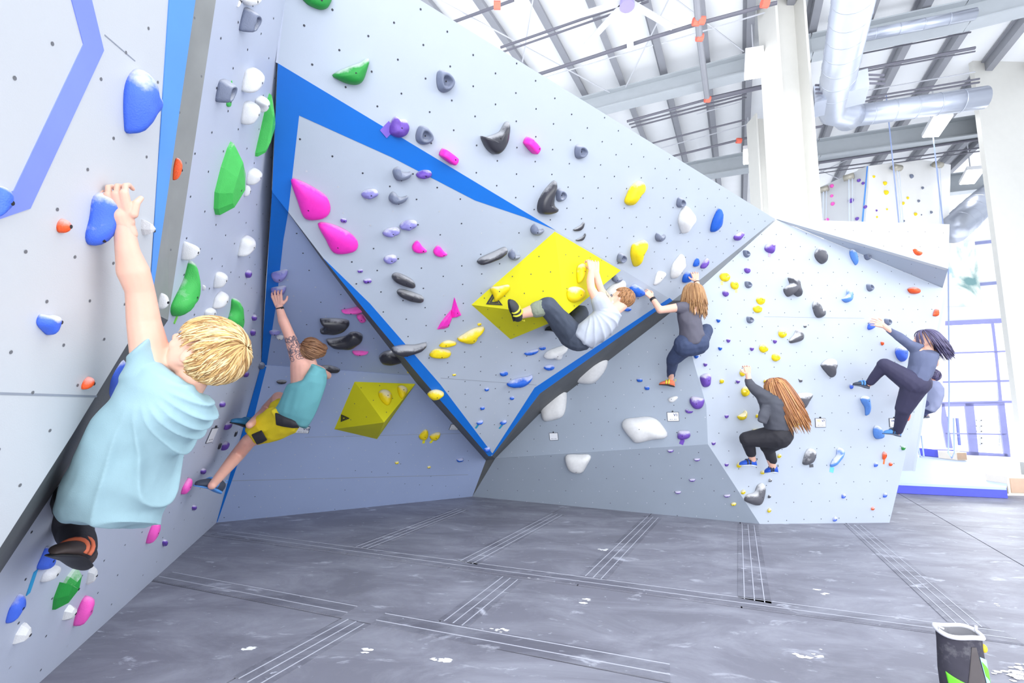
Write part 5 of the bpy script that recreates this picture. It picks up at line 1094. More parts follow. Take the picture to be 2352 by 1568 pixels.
def locks(name, c, rad, ax, whorl, n, length, ms, par, grav=V((0, 0, -1)), gk=0.0, face=.35, low=-.75, r0=.006, lift=.10, seed=3, target=None, swirl=0.0, hl=0.0, side=False):
    """hair: a cap on the skull covered with n tapering curved locks that run away from the whorl"""
    rnd = random.Random(seed); X, Yf, Z = ax; vs, fs, mi = [], [], []
    wc_ = c + X * whorl.x * rad[0] + Yf * whorl.y * rad[1] + Z * whorl.z * rad[2]; CS = [(math.cos(2 * math.pi * k / 5), math.sin(2 * math.pi * k / 5)) for k in range(5)]
    for i in range(n):
        while True:
            u = V((rnd.gauss(0, 1), rnd.gauss(0, 1), rnd.gauss(0, 1))).normalized()
            if u.y > face and u.z < .55 + (u.y - face) * .5 - hl: continue
            if u.z < low or (u.z < -.15 and u.y > -.05): continue
            break
        p = u.copy(); pts = []; ln = length * rnd.uniform(.75, 1.2) * (1 if gk >= .5 or not side else (1 if u.z > .45 else max(.2, min(1, .15 - u.y * 1.5)))); K = 6 if gk < .5 else 9; stp = ln / K; amp = rnd.uniform(-1, 1)
        pos = c + X * p.x * rad[0] + Yf * p.y * rad[1] + Z * p.z * rad[2]
        for j in range(K + 1):
            pts.append(pos.copy())
            nrm = (X * (p.x / rad[0]) + Yf * (p.y / rad[1]) + Z * (p.z / rad[2])).normalized()
            away = (pos - wc_).normalized()
            g = (target - pos).normalized() if target is not None else grav
            dir_ = away * (1 - gk) + g * gk * 1.4 + nrm.cross(away) * (swirl + .35 * amp) * (1 if gk < .5 else .15)
            dir_ = dir_.normalized(); inward = dir_.dot(nrm)
            q = pos - c; l = V((q.dot(X) / rad[0], q.dot(Yf) / rad[1], q.dot(Z) / rad[2]))
            if l.length < 1.12 and (inward < 0 or gk < .5): dir_ = (dir_ - nrm * inward).normalized() + nrm * lift * (1 - 1.3 * j / K)
            pos = pos + dir_ * stp; q = pos - c; l = V((q.dot(X) / rad[0], q.dot(Yf) / rad[1], q.dot(Z) / rad[2]))
            if l.length < 1.0: pos = c + (X * l.x * rad[0] + Yf * l.y * rad[1] + Z * l.z * rad[2]) * (1.02 / l.length); l = l / l.length
            p = l.normalized()
        rr = r0 * rnd.uniform(.7, 1.3); m_ = rnd.randrange(len(ms)); b0 = len(vs); x = None
        for j, q in enumerate(pts):
            d = (pts[min(j + 1, K)] - pts[max(j - 1, 0)]).normalized()
            x = (x - d * x.dot(d)).normalized() if x is not None else d.cross(V((.3, .5, .8))).normalized()
            y = d.cross(x); r_ = rr * (.55 + .45 * math.sin(math.pi * min(1, (j + 1.2) / (K + .6)))) * (1 if j < K else .35)
            for cc, ss in CS: vs.append(q + (x * cc + y * ss) * r_)
        for j in range(K):
            for k in range(5):
                k2 = (k + 1) % 5; fs.append((b0 + j * 5 + k, b0 + j * 5 + k2, b0 + j * 5 + 5 + k2, b0 + j * 5 + 5 + k)); mi.append(m_)
        fs.append(tuple(b0 + K * 5 + k for k in range(5))); mi.append(m_)
    bm = bmesh.new(); ell(bm, c, tuple(x * .985 for x in rad), ax)
    for f_ in list(bm.faces):
        q = f_.calc_center_median() - c; u = V((q.dot(X) / rad[0], q.dot(Yf) / rad[1], q.dot(Z) / rad[2]))
        if (u.y > face + .05 and u.z < .6 + (u.y - face) * .5 - hl) or u.z < low - .1: bm.faces.remove(f_)
    bm.verts.index_update(); b0 = len(vs)
    vs += [v.co.copy() for v in bm.verts]; fs += [tuple(b0 + v.index for v in f_.verts) for f_ in bm.faces]; mi += [0] * len(bm.faces); bm.free()
    me = bpy.data.meshes.new(name); me.from_pydata(vs, [], fs)
    o = obj(name, me, ms, par, True); me.polygons.foreach_set('material_index', mi); return o
def shoe(par, toe, heel, up, w, mats, h=.07, nm='climbing_shoe', strap=True, open_=.22):
    d = (toe - heel); L_ = d.length; d.normalize(); up = (up - d * up.dot(d)).normalized(); s = d.cross(up)
    def rings(bm, tw, hh, z0, ext=0.0):
        R_ = []
        for t, ww, h_, dz in ((-.01 - ext, .35, .35, .02), (.06, .72, .85, 0), (.25, .78, 1.0, .0), (.45, .86, .86, .06), (.66, 1.0, .66, .03), (.84, .84, .5, -.02), (.96, .5, .36, -.06), (1.0 + ext, .2, .2, -.08)):
            c = heel + d * L_ * t + up * (dz * h + z0 + hh * h_ * .5)
            R_.append([bm.verts.new(c + s * math.cos(a) * w / 2 * ww * tw + up * math.sin(a) * hh * h_ * .5) for a in (2 * math.pi * k / 16 for k in range(16))])
        for A_, B_ in zip(R_, R_[1:]):
            for k in range(16): bm.faces.new((A_[k], A_[(k + 1) % 16], B_[(k + 1) % 16], B_[k]))
        bm.faces.new(R_[0][::-1]); bm.faces.new(R_[-1]); return bm
    o = obj(nm, rings(bmesh.new(), 1, h, 0), mats[0], par, True)
    obj('sole', rings(bmesh.new(), 1.07, h * .36, -.006, .015), mats[1], o, True)
    if strap:
        for t in (.42, .58):
            bm = bmesh.new(); c = heel + d * L_ * t + up * h * (.47 if t < .5 else .40); tube(bm, [c + s * math.cos(a) * w * .46 + up * math.sin(a) * h * (.50 if t < .5 else .40) for a in (math.radians(x) for x in range(-20, 201, 20))], .009, 6); obj('strap', bm, mats[2], o, True)
    bm = bmesh.new(); c = heel + up * h * .75; c = heel + up * h * .8 + d * .01; tube(bm, [c, c - d * .016 + up * .010, c - d * .014 + up * .024, c + up * .018], .0035, 6); obj('pull_loop', bm, mats[2], o)
    return o
def folds(focal, ex, ey, k, amp, r0=.05, r1=.25, seed=0.0, a0=0.0):
    def f(p):
        q = p - focal; x, y = q.dot(ex), q.dot(ey); r = math.hypot(x, y); a = math.atan2(y, x)
        w = max(0, min(1, (r - r0) / (r1 - r0))); w *= max(0, min(1, (a + .25) * 3)) * max(0, min(1, (2.2 - a) * 2)); n_ = noise.noise(p * 5 + V((seed, 0, 0)))
        sn = math.sin(.5 * k * (a - a0) + 1.3 * n_ + r * 1.5)
        return amp * (w * (2.2 * (1 - abs(sn)) ** 2 - .7) + .35 * noise.noise(p * 14 + V((seed, 3, 1))))
    return f
def crumple(amp, sx, seed=0.0, dirv=V((0, 0, 1)), ratio=.3):
    dirv = dirv.normalized()
    def f(p):
        q = p - dirv * p.dot(dirv) * (1 - ratio)
        a = noise.noise(q * sx + V((seed, 0, 0))); b = noise.noise(q * sx * 2.1 + V((seed, 5, 2)))
        return amp * ((1 - 2.2 * abs(a)) + .5 * b)
    return f
IM = lambda x, y, z=0.0: _r * x - _u * y + _f * z       # image-space direction: x right, y down, z away
mBlk = mat('black_rubber', (34, 34, 38), rough=.55); mLegg = mat('black_leggings', (44, 43, 50), rough=.75, var=.08, bump=.1, bscale=90)
# ===== fair haired boy
t = thing('person', 'nearest person, fair tousled hair, loose sky blue t-shirt, one arm up on a blue hold', 'person')
bm = bmesh.new()
wr = atY(284, 512, 1.275); kn = atY(266, 468, 1.25); el_ = atY(322, 668, 1.36); sh = atY(352, 842, 1.42); nk = atY(425, 868, 1.43)
cap(bm, wr, atY(293, 575, 1.30), .024, .030); cap(bm, atY(293, 575, 1.30), atY(306, 622, 1.33), .030, .0415); cap(bm, atY(306, 622, 1.33), el_, .0415, .037)
cap(bm, el_, atY(331, 740, 1.39), .037, .0435); cap(bm, atY(331, 740, 1.39), sh, .0435, .055)
hc = atY(468, 812, 1.44)
fw, up_h = IM(-.74, -.64, .10), IM(.66, -.72, .12)
hs = .225
ax, P_ = head(bm, hc, fw, up_h, hs, atY(425, 893, 1.44), .043)
cap(bm, atY(425, 893, 1.45), atY(400, 950, 1.47), .045, .06); cap(bm, sh, atY(440, 935, 1.47), .045, .035); cap(bm, atY(390, 960, 1.49), atY(290, 1090, 1.57), .07, .07)
hip = atY(235, 1120, 1.56); kne = atY(150, 1148, 1.78); mid = atY(171, 1214, 1.80); ank = on('LL', 184, 1262, .15)
cap(bm, hip, atY(290, 1090, 1.57), .06, .06); cap(bm, hip, kne, .06, .042); cap(bm, kne, mid, .036, .034); cap(bm, mid, ank, .034, .025)
body = fuse('body', bm, .0045, SK, t, 3)
bm = bmesh.new(); hand(bm, wr, kn - wr, IM(1, .15, .25), IM(-.35, -.15, 1), .168, (30, 55, 48), 2, .06, 1.6); cap(bm, wr + (wr - kn).normalized() * .03, wr + (kn - wr).normalized() * .02, .0235, .026)
hm = fuse('hand', bm, .0022, SK, t, 2)
bpy.context.view_layer.update()
def joinm(a, b):                                   # merge mesh b into a so the body stays one object
    bm = bmesh.new(); bm.from_mesh(a.data); bm.from_mesh(b.data); bm.to_mesh(a.data); bm.free(); d = b.data; bpy.data.objects.remove(b); a.data.polygons.foreach_set('use_smooth', [True] * len(a.data.polygons)); return a
joinm(body, hm)
eyes(t, P_, ax, hs)
Hb = [mat('hair_blond', (210, 172, 112), rough=.5, var=.12, scale=40), mat('hair_pale_blond', (234, 208, 158), rough=.5, var=.1, scale=40), mat('hair_dark_blond', (158, 120, 74), rough=.5, var=.12, scale=40)]
locks('hair', P_(0, -.075, .13), (.40 * hs, .47 * hs, .42 * hs), ax, V((.0, -.62, .75)), 2300, .075, Hb, t, face=-.12, low=-.8, r0=.0026, lift=.11, seed=5, swirl=.35, hl=.22, side=True)
mTee = mat('sky_blue_jersey', (156, 188, 197), rough=.85, var=.05, scale=7, bump=.15, bscale=400)
bm = bmesh.new()
loft(bm, [((404, 858), (450, 900), 1.44, .035), ((372, 836), (474, 906), 1.44, .075), ((330, 842), (491, 928), 1.44, .10), ((293, 880), (489, 955), 1.45, .115), ((271, 926), (462, 985), 1.46, .12), ((236, 969), (420, 1022), 1.48, .125), ((208, 1022), (396, 1056), 1.50, .13), ((187, 1075), (380, 1098), 1.52, .135), ((168, 1124), (372, 1145), 1.54, .14), ((156, 1176), (356, 1184), 1.56, .14), ((168, 1197), (355, 1206), 1.57, .14), ((178, 1202), (354, 1209), 1.57, .135)])
loft(bm, [((289, 818), (349, 769), (1.37, 1.39), .052), ((291, 832), (362, 786), (1.39, 1.41), .062), ((292, 862), (392, 838), 1.43, .085), ((300, 900), (430, 890), 1.45, .09)])
loft(bm, [((142, 1111), (172, 1100), 1.58, .03), ((165, 1100), (200, 1085), 1.56, .05), ((190, 1070), (240, 1060), 1.54, .06)], 14)
fo = atY(318, 868, 1.33)
fd = folds(fo, IM(1, 0), IM(0, 1), 25, .015, .07, .26, 2.0)
fuse('t_shirt', bm, .0045, mTee, t, 4, fd)
bm = bmesh.new()
cap(bm, atY(262, 1125, 1.60), atY(225, 1130, 1.64), .085, .08); cap(bm, hip, kne, .08, .056); cap(bm, kne, mid, .058, .054); cap(bm, mid, ank, .054, .044)
fuse('trousers', bm, .006, mLegg, t, 3, crumple(.004, 14, 3.0, ank - kne))
mOr = mat('shoe_coral', (232, 120, 84), rough=.6, var=.1); mYl = mat('shoe_lime', (220, 216, 60), rough=.5)
toe = on('LL', 124, 1268, .13); heel = on('LL', 190, 1306, .17)
shoe(t, toe, heel, (ank - (toe + heel) / 2), .09, (mat('shoe_dark_brown', (74, 62, 60), rough=.6, var=.15), mBlk, mOr), .08)
# ===== man in the teal tank top
t = thing('person', 'person in a teal tank top and yellow shorts, tattooed arm reaching into the blue corner', 'person')
bm = bmesh.new(); Y0 = 3.35
wr = atY(641, 703, 3.36); el_ = atY(664, 768, 3.42); sh = atY(690, 838, 3.50); R_ = lambda r, Y: RP(r, Y)
cap(bm, wr, atY(650, 735, 3.38), R_(7.5, 3.4), R_(11, 3.4)); cap(bm, atY(650, 735, 3.38), el_, R_(11.5, 3.4), R_(12, 3.4)); cap(bm, el_, sh, R_(12, 3.4), R_(19, 3.5))
cap(bm, sh, atY(693, 880, 3.56), R_(22, 3.5), R_(24, 3.5)); cap(bm, sh, atY(738, 852, 3.62), R_(17, 3.5), R_(11, 3.5)); cap(bm, atY(738, 855, 3.62), atY(752, 862, 3.80), R_(10, 3.6), R_(9, 3.8))
cap(bm, atY(697, 885, 3.6), atY(690, 930, 3.64), .085, .08)
hc = atY(708, 808, 3.52); hs = .215
ax, P_ = head(bm, hc, IM(-.75, -.25, .6), IM(.15, -.95, .1), hs, atY(712, 850, 3.56), .055)
cap(bm, atY(712, 850, 3.56), atY(708, 880, 3.62), .055, .075)
hp = atY(650, 970, 3.70); cap(bm, atY(690, 930, 3.64), hp, .08, .08)
kn1 = atY(572, 1012, 3.72); an1 = on('LL', 487, 1115, .15); kn2 = atY(640, 915, 3.90); an2 = on('LL', 573, 976, .20)
cap(bm, hp, kn1, .07, .056); cap(bm, kn1, atY(545, 1045, 3.8), .056, .054); cap(bm, atY(545, 1045, 3.8), an1, .054, .028)
fuse('body', bm, .006, SK2, t, 3)
bm = bmesh.new(); cap(bm, hp, kn2, .085, .058); cap(bm, kn2, atY(614, 940, 4.02), .056, .052); cap(bm, atY(614, 940, 4.02), an2, .045, .027); b2 = fuse('leg', bm, .006, SKd, t, 3)
bm = bmesh.new(); hand(bm, wr, atY(636, 682, 3.33) - wr, IM(1, .0, .1), IM(-.3, -.2, 1), .165, (12, 40, 45)); hm = fuse('hand', bm, .003, SK2, t, 2)
bd = [o for o in t.children if o.name.startswith('body')][0]; joinm(bd, hm)
bd.data.materials.append(SKd); n0 = len(bd.data.polygons); joinm(bd, b2)
eyes(t, P_, ax, hs)
bm = bmesh.new(); d = (el_ - wr).normalized(); tube(bm, [wr + d * .01, wr + d * .025], R_(8.5, 3.4), 14); obj('wristband', bm, mBlk, t, True)
Ht = [mat('hair_brown', (122, 84, 58), rough=.5, var=.15, scale=40), mat('hair_light_brown', (158, 116, 82), rough=.5, var=.12, scale=40)]
bun = atY(738, 798, 3.60)
locks('hair', P_(0, -.07, .13), (.36 * hs, .44 * hs, .38 * hs), ax, V((0, .75, .6)), 300, .09, Ht, t, gk=.5, face=.35, low=-.5, r0=.005, lift=.03, seed=8, target=bun)
bm = bmesh.new(); ell(bm, bun, (.04, .035, .035)); cap(bm, bun, atY(748, 800, 3.6), .02, .014); fuse('hair_bun', bm, .004, Ht[0], t, 1, crumple(.006, 60, 2.0))
mTank = mat('teal_jersey', (108, 176, 182), rough=.85, var=.05, scale=7, bump=.12, bscale=300)
bm = bmesh.new()
loft(bm, [((708, 830), (720, 838), 3.53, .04), ((709, 840), (746, 848), (3.52, 3.6), .09), ((708, 860), (747, 862), 3.56, .115), ((700, 874), (745, 882), 3.57, .125), ((664, 884), (740, 900), 3.58, .13), ((655, 905), (733, 922), 3.6, .13), ((644, 928), (724, 944), 3.62, .13), ((634, 943), (714, 964), 3.64, .13), ((640, 955), (703, 980), 3.66, .12), ((660, 966), (697, 982), 3.66, .11)])
fuse('tank_top', bm, .006, mTank, t, 4, crumple(.006, 12, 1.0, IM(-.35, 1), .25))
mShY = mat('yellow_shorts', (236, 210, 30), rough=.7, var=.08, bump=.15, bscale=120); mShB = mat('black_shorts_panel', (46, 44, 50), rough=.7, var=.08)
bm = bmesh.new(); loft(bm, [((632, 938), (690, 968), 3.66, .13), ((618, 940), (678, 992), 3.68, .14), ((604, 950), (650, 1004), 3.69, .125), ((580, 964), (616, 1016), 3.70, .105), ((565, 984), (592, 1020), 3.71, .09), ((564, 988), (589, 1021), 3.71, .085)]); cap(bm, hp, kn2 * .55 + hp * .45, .10, .085)
cap(bm, atY(628, 944, 3.55), atY(634, 955, 3.55), .012, .012)
fuse('shorts', bm, .006, mShY, t, 3, crumple(.007, 16, 4.0, IM(-1, .5), .3))
bm = bmesh.new(); loft(bm, [((577, 998), (590, 1021), 3.64, .05), ((590, 992), (602, 1017), 3.63, .05), ((600, 986), (614, 1010), 3.625, .05)], 16); fuse('side_panel', bm, .005, mShB, t, 2)
bm = bmesh.new(); loft(bm, [((631, 944), (634, 976), 3.56, .04), ((650, 950), (650, 980), 3.56, .05), ((668, 958), (672, 983), 3.57, .05), ((678, 966), (688, 982), 3.58, .04)], 16); fuse('seat_panel', bm, .005, mShB, t, 2)
mSb = mat('shoe_petrol_blue', (46, 112, 156), rough=.6, var=.1); mSk = mat('shoe_sky_strap', (86, 150, 220), rough=.5)
toe = on('LL', 449, 1112, .05); heel = on('LL', 504, 1132, .19); shoe(t, toe, heel, IM(.15, -1, .1), .11, (mat('shoe_charcoal', (62, 70, 86), rough=.6, var=.1), mSk, mSk), .09)
toe = on('LL', 532, 968, .06); heel = on('LL', 590, 994, .22); shoe(t, toe, heel, IM(.2, -1, .1), .10, (mSb, mBlk, mSb), .09)
# tattoo: dark ink lines lying on the upper arm
bm = bmesh.new(); rnd = random.Random(4); d = (sh - el_); 
for i in range(44):
    a0 = rnd.uniform(-1.0, 1.0); t0 = rnd.uniform(.08, .75); pts = []; ph = rnd.uniform(0, 6); tr = rnd.uniform(.03, .09)
    for j in range(9):
        tt = t0 + tr * math.sin(j * .6 + ph); aa = a0 + tr * 4 * math.cos(j * .6 + ph); c = el_ + d * tt; dn = d.normalized(); v_ = (CAM - c); v_ = (v_ - dn * v_.dot(dn)).normalized(); w_ = dn.cross(v_)
        pts.append(c + (v_ * math.cos(aa) + w_ * math.sin(aa)) * (R_(12, 3.4) + (R_(19, 3.5) - R_(12, 3.4)) * tt + .0008))
    tube(bm, pts, .0019, 4)
obj('tattoo', bm, mat('tattoo_ink', (112, 104, 118), rough=.7), t)
# ===== man in the grey t-shirt on the yellow volume
t = thing('person', 'person in a pale grey t-shirt and dark rolled trousers hanging under the huge yellow pyramid', 'person')
YA = 3.98; bm = bmesh.new()
hA = on('V2', 1356, 612, .10); hB = on('V2', 1367, 613, .09); yh = hA.y
wA, wB = atY(1358, 622, yh), atY(1369, 624, yh + .02); eA, eB = atY(1358, 663, yh - .02), atY(1381, 668, yh + .06); sA, sB = atY(1376, 697, yh), atY(1402, 700, yh + .12)
cap(bm, wA, atY(1356, 645, yh), .028, .036); cap(bm, atY(1356, 645, yh), eA, .036, .034); cap(bm, eA, sA, .036, .052)
cap(bm, wB, atY(1374, 648, yh + .04), .026, .034); cap(bm, atY(1374, 648, yh + .04), eB, .034, .033); cap(bm, eB, sB, .035, .05)
hc = atY(1426, 688, yh + .10); hs = .215; ax, P_ = head(bm, hc, IM(-.8, -.25, .45), IM(.55, -.8, .05), hs, atY(1409, 712, yh + .07), .052)
cap(bm, atY(1409, 712, yh + .07), atY(1397, 726, yh + .08), .05, .06); cap(bm, sA, sB, .045, .045); cap(bm, atY(1392, 722, yh + .08), atY(1340, 772, yh + .15), .075, .075)
hp = atY(1318, 768, yh + .18)
knA = on('V3', 1258, 703, .13); anA = on('V0', 1188, 724, .10); knB = atY(1334, 718, yh + .42); anB = atY(1276, 752, yh + .55)
cap(bm, atY(1340, 772, yh + .15), hp, .07, .07); cap(bm, hp, knA, .075, .055); cap(bm, knA, (knA + anA) / 2, .055, .052); cap(bm, (knA + anA) / 2, anA, .052, .034)
cap(bm, hp, knB, .07, .05); cap(bm, knB, anB, .055, .035)
bd = fuse('body', bm, .006, SK, t, 3)
bm = bmesh.new(); hand(bm, wA, IM(-.05, -1, .1), IM(.3, 0, .2), IM(-.6, 0, 1), .17, (30, 60, 50)); hand(bm, wB, IM(-.15, -1, .1), IM(-1, 0, .1), IM(-.5, 0, 1), .17, (30, 60, 50)); joinm(bd, fuse('hand', bm, .0035, SK, t, 2))
eyes(t, P_, ax, hs)
Hg = [mat('hair_ginger', (176, 128, 84), rough=.5, var=.15, scale=50), mat('hair_ginger_dark', (140, 98, 64), rough=.5, var=.15, scale=50)]
locks('hair', P_(0, -.08, .13), (.375 * hs, .45 * hs, .39 * hs), ax, V((0, -.3, .95)), 900, .035, Hg, t, face=.20, low=-.75, r0=.0045, lift=.22, seed=9, swirl=.2)
bm = bmesh.new(); cap(bm, P_(.34, -.05, .03), P_(.27, .36, .03), .004, .004, 6); tube(bm, [P_(.15 + .09 * math.cos(a), .40, .0 + .07 * math.sin(a)) for a in (i * math.pi / 6 for i in range(13))], .003, 5); tube(bm, [P_(-.15 + .09 * math.cos(a), .40, .0 + .07 * math.sin(a)) for a in (i * math.pi / 6 for i in range(13))], .003, 5); obj('glasses', bm, mat('glasses_frame', (60, 70, 90), rough=.3), t)
mG = mat('heather_grey_jersey', (186, 192, 204), rough=.85, var=.06, scale=9, bump=.12, bscale=300)
bm = bmesh.new()
loft(bm, [((1404, 694), (1426, 716), yh + .07, .05), ((1398, 696), (1427, 724), yh + .06, .09), ((1378, 702), (1424, 738), yh + .06, .13), ((1362, 716), (1412, 758), yh + .07, .14), ((1344, 732), (1396, 776), yh + .09, .145), ((1328, 745), (1376, 790), yh + .11, .145), ((1317, 760), (1358, 800), yh + .13, .14), ((1318, 768), (1350, 798), yh + .14, .13)])
cap(bm, atY(1377, 690, yh + .0), atY(1386, 712, yh + .05), .078, .09); cap(bm, atY(1402, 700, yh + .12), atY(1400, 716, yh + .10), .06, .08)
fuse('t_shirt', bm, .006, mG, t, 3, folds(atY(1366, 706, yh - .1), IM(1, 0), IM(0, 1), 20, .008, .03, .18, 5.0))
mD = mat('charcoal_denim', (70, 78, 94), rough=.8, var=.1, scale=10, bump=.2, bscale=150)
bm = bmesh.new(); cap(bm, atY(1330, 775, yh + .16), atY(1312, 768, yh + .19), .125, .12); cap(bm, atY(1312, 768, yh + .19), knA, .115, .075); cap(bm, knA, knA * .85 + anA * .15, .074, .066)
cap(bm, hp, knB, .10, .072); cap(bm, knB, knB * .7 + anB * .3, .07, .06)
fuse('trousers', bm, .006, mD, t, 3, crumple(.007, 13, 6.0, knA - hp, .4))
bm = bmesh.new(); cap(bm, knA * .82 + anA * .18, knA * .64 + anA * .36, .069, .067); fuse('rolled_cuff', bm, .005, mat('cuff_olive_grey', (140, 148, 130), rough=.85, var=.1, bump=.3, bscale=80), t, 1, crumple(.003, 40, 1.0))
shoe(t, on('V0', 1170, 690, .07), on('V0', 1182, 733, .11), IM(1, .1, -.5), .10, (mat('shoe_dark_grey', (52, 54, 60), rough=.6), mBlk, mYl), .085)
shoe(t, anB + IM(-.10, .02, .02), anB + IM(.02, .05, 0), IM(.3, -1), .10, (mat('shoe_dark_grey', (52, 54, 60)), mBlk, mBlk), .075)
bm = bmesh.new(); rnd = random.Random(2)
for i in range(9):
    c = eB * .65 + sB * .35 + IM(rnd.uniform(-.03, .03), rnd.uniform(-.04, .04)); v_ = (CAM - c).normalized(); pts = [c + v_ * .037 + IM(.012 * math.cos(j * 1.1 + i), .012 * math.sin(j * 1.3 + i)) for j in range(5)]; tube(bm, pts, .0028, 4)
obj('tattoo', bm, mat('green_tattoo_ink', (110, 150, 136), rough=.7), t)
# ===== woman in the charcoal blouse
t = thing('person', 'person with a brown bob in a charcoal blouse and jeans, seen from behind', 'person')
bm = bmesh.new(); Y0 = 4.72
wL = atY(1497, 683, 4.72); eL = atY(1516, 712, 4.66); sL = atY(1556, 706, 4.70); wR = atY(1599, 645, 4.90); eR = atY(1606, 668, 4.86); sR = atY(1606, 698, 4.76)
cap(bm, wL, eL, .026, .038); cap(bm, eL, sL, .038, .048); cap(bm, wR, eR, .026, .034); cap(bm, eR, sR, .036, .045); cap(bm, sL, sR, .04, .04)
hc = atY(1590, 674, 4.76); hs = .21; ax, P_ = head(bm, hc, IM(-.15, -.2, 1), IM(.05, -1, -.1), hs, atY(1588, 700, 4.74), .048)
cap(bm, atY(1588, 702, 4.75), atY(1587, 715, 4.76), .05, .06); cap(bm, atY(1586, 722, 4.77), atY(1585, 775, 4.78), .07, .07)
hpL = atY(1576, 792, 4.78); hpR = atY(1600, 788, 4.78); kL = atY(1545, 826, 5.0); aL = atY(1541, 868, 5.24); kR = atY(1622, 758, 4.94); aR = atY(1592, 803, 5.10)
cap(bm, atY(1585, 775, 4.78), hpL, .06, .06); cap(bm, atY(1585, 775, 4.78), hpR, .06, .06); cap(bm, hpL, kL, .07, .045); cap(bm, kL, aL, .045, .032); cap(bm, hpR, kR, .07, .045); cap(bm, kR, aR, .052, .032)
bd = fuse('body', bm, .006, SK, t, 3)
bm = bmesh.new(); hand(bm, wL, IM(-.5, -.6, .1), IM(.5, -.6, .3), IM(-.5, .3, 1), .16, (25, 50, 40)); hand(bm, wR, IM(-.12, -1, .1), IM(-1, 0, .2), IM(-1, .1, .6), .16, (20, 45, 40)); joinm(bd, fuse('hand', bm, .0035, SK, t, 2))
eyes(t, P_, ax, hs)
bm = bmesh.new(); d = (eL - wL).normalized(); tube(bm, [wL + d * .012, wL + d * .04], .031, 14); w_ = obj('wristwatch', bm, mBlk, t, True)
bm = bmesh.new(); d = (eR - wR).normalized(); tube(bm, [wR + d * .012, wR + d * .02], .029, 14); obj('wristband', bm, mBlk, t, True)
Hw = [mat('hair_chestnut', (150, 108, 70), rough=.4, var=.15, scale=40), mat('hair_caramel', (184, 142, 98), rough=.4, var=.12, scale=40)]
locks('hair', P_(0, -.08, .12), (.40 * hs, .48 * hs, .42 * hs), ax, V((0, .2, .97)), 520, .22, Hw, t, gk=.6, face=.35, low=-.5, r0=.006, lift=.02, seed=12)
mCh = mat('charcoal_blouse', (92, 90, 104), rough=.7, var=.06, scale=8, bump=.1, bscale=300)
bm = bmesh.new(); loft(bm, [((1570, 694), (1604, 698), 4.74, .05), ((1555, 696), (1612, 704), 4.74, .09), ((1557, 712), (1614, 716), 4.74, .11), ((1559, 735), (1609, 735), 4.74, .12), ((1562, 757), (1612, 757), 4.75, .125), ((1563, 775), (1616, 768), 4.76, .13), ((1567, 788), (1610, 783), 4.77, .13), ((1572, 792), (1600, 790), 4.77, .12)]); cap(bm, sL + IM(.01, .0), sL + IM(.08, .01), .055, .07)
fuse('blouse', bm, .006, mCh, t, 3, crumple(.007, 11, 9.0, IM(.2, 1), .5))
bm = bmesh.new(); c = atY(1598, 712, 4.615); sl = [c + IM(-.008, -.035, 0), c + IM(.008, -.035, 0), c + IM(.012, .0, 0), c + IM(.0, .045, 0), c + IM(-.01, 0, 0)]; slab(bm, sl, (CAM - c).normalized(), .03); obj('keyhole_opening', bm, SK, t)
mJn = mat('navy_jeans', (60, 72, 104), rough=.8, var=.12, scale=10, bump=.2, bscale=150)
bm = bmesh.new(); cap(bm, hpL, hpR, .125, .125); cap(bm, hpL + IM(.02, -.02), kL, .115, .068); cap(bm, kL, aL + IM(0, -.03), .064, .042); cap(bm, hpR, kR, .11, .07); cap(bm, kR, aR + IM(.01, -.03), .066, .045)
fuse('jeans', bm, .006, mJn, t, 3, crumple(.004, 16, 2.0, aL - hpL, .5))
shoe(t, atY(1514, 882, 5.28), atY(1549, 888, 5.24), IM(.1, -1), .09, (mOr, mBlk, mYl), .075)
shoe(t, atY(1604, 812, 5.16), atY(1580, 806, 5.10), IM(.2, -1), .09, (mOr, mBlk, mYl), .075)
# ===== long haired woman
t = thing('person', 'person with long copper hair, grey sweatshirt and black cropped leggings, crouched on the wall', 'person')
bm = bmesh.new()
wr = atY(1718, 860, 4.98); el_ = atY(1722, 886, 4.90); sh = atY(1764, 912, 4.82); sh2 = atY(1800, 915, 4.84)
cap(bm, wr, el_, .028, .030); cap(bm, el_, sh, .030, .045); cap(bm, sh, sh2, .045, .045); cap(bm, sh2, atY(1808, 935, 5.05), .05, .04); cap(bm, atY(1808, 935, 5.05), atY(1812, 925, 5.22), .036, .028)
hc = atY(1779, 892, 4.85); hs = .21; ax, P_ = head(bm, hc, IM(-.35, -.05, 1), IM(.05, -1, -.1), hs, atY(1781, 914, 4.83), .05)
cap(bm, atY(1781, 914, 4.84), atY(1783, 930, 4.85), .05, .07); cap(bm, atY(1783, 935, 4.86), atY(1788, 995, 4.88), .075, .075)
hp = atY(1788, 1002, 4.86); k1 = atY(1716, 1008, 5.0); a1 = atY(1729, 1058, 5.14); k2 = atY(1763, 1026, 5.08); a2 = atY(1775, 1074, 5.16)
cap(bm, hp, k1, .08, .05); cap(bm, k1, a1, .048, .034); cap(bm, hp, k2, .08, .05); cap(bm, k2, a2, .056, .034)
bd = fuse('body', bm, .006, SK, t, 3)
bm = bmesh.new(); hand(bm, wr, IM(-.05, -1, .1), IM(-1, 0, .1), IM(-.7, .1, 1), .16, (30, 60, 45)); joinm(bd, fuse('hand', bm, .0035, SK, t, 2))
eyes(t, P_, ax, hs)
Hc = [mat('hair_copper', (176, 118, 74), rough=.38, var=.15, scale=40), mat('hair_copper_light', (212, 156, 104), rough=.38, var=.12, scale=40), mat('hair_copper_deep', (140, 88, 56), rough=.4, var=.12, scale=40)]
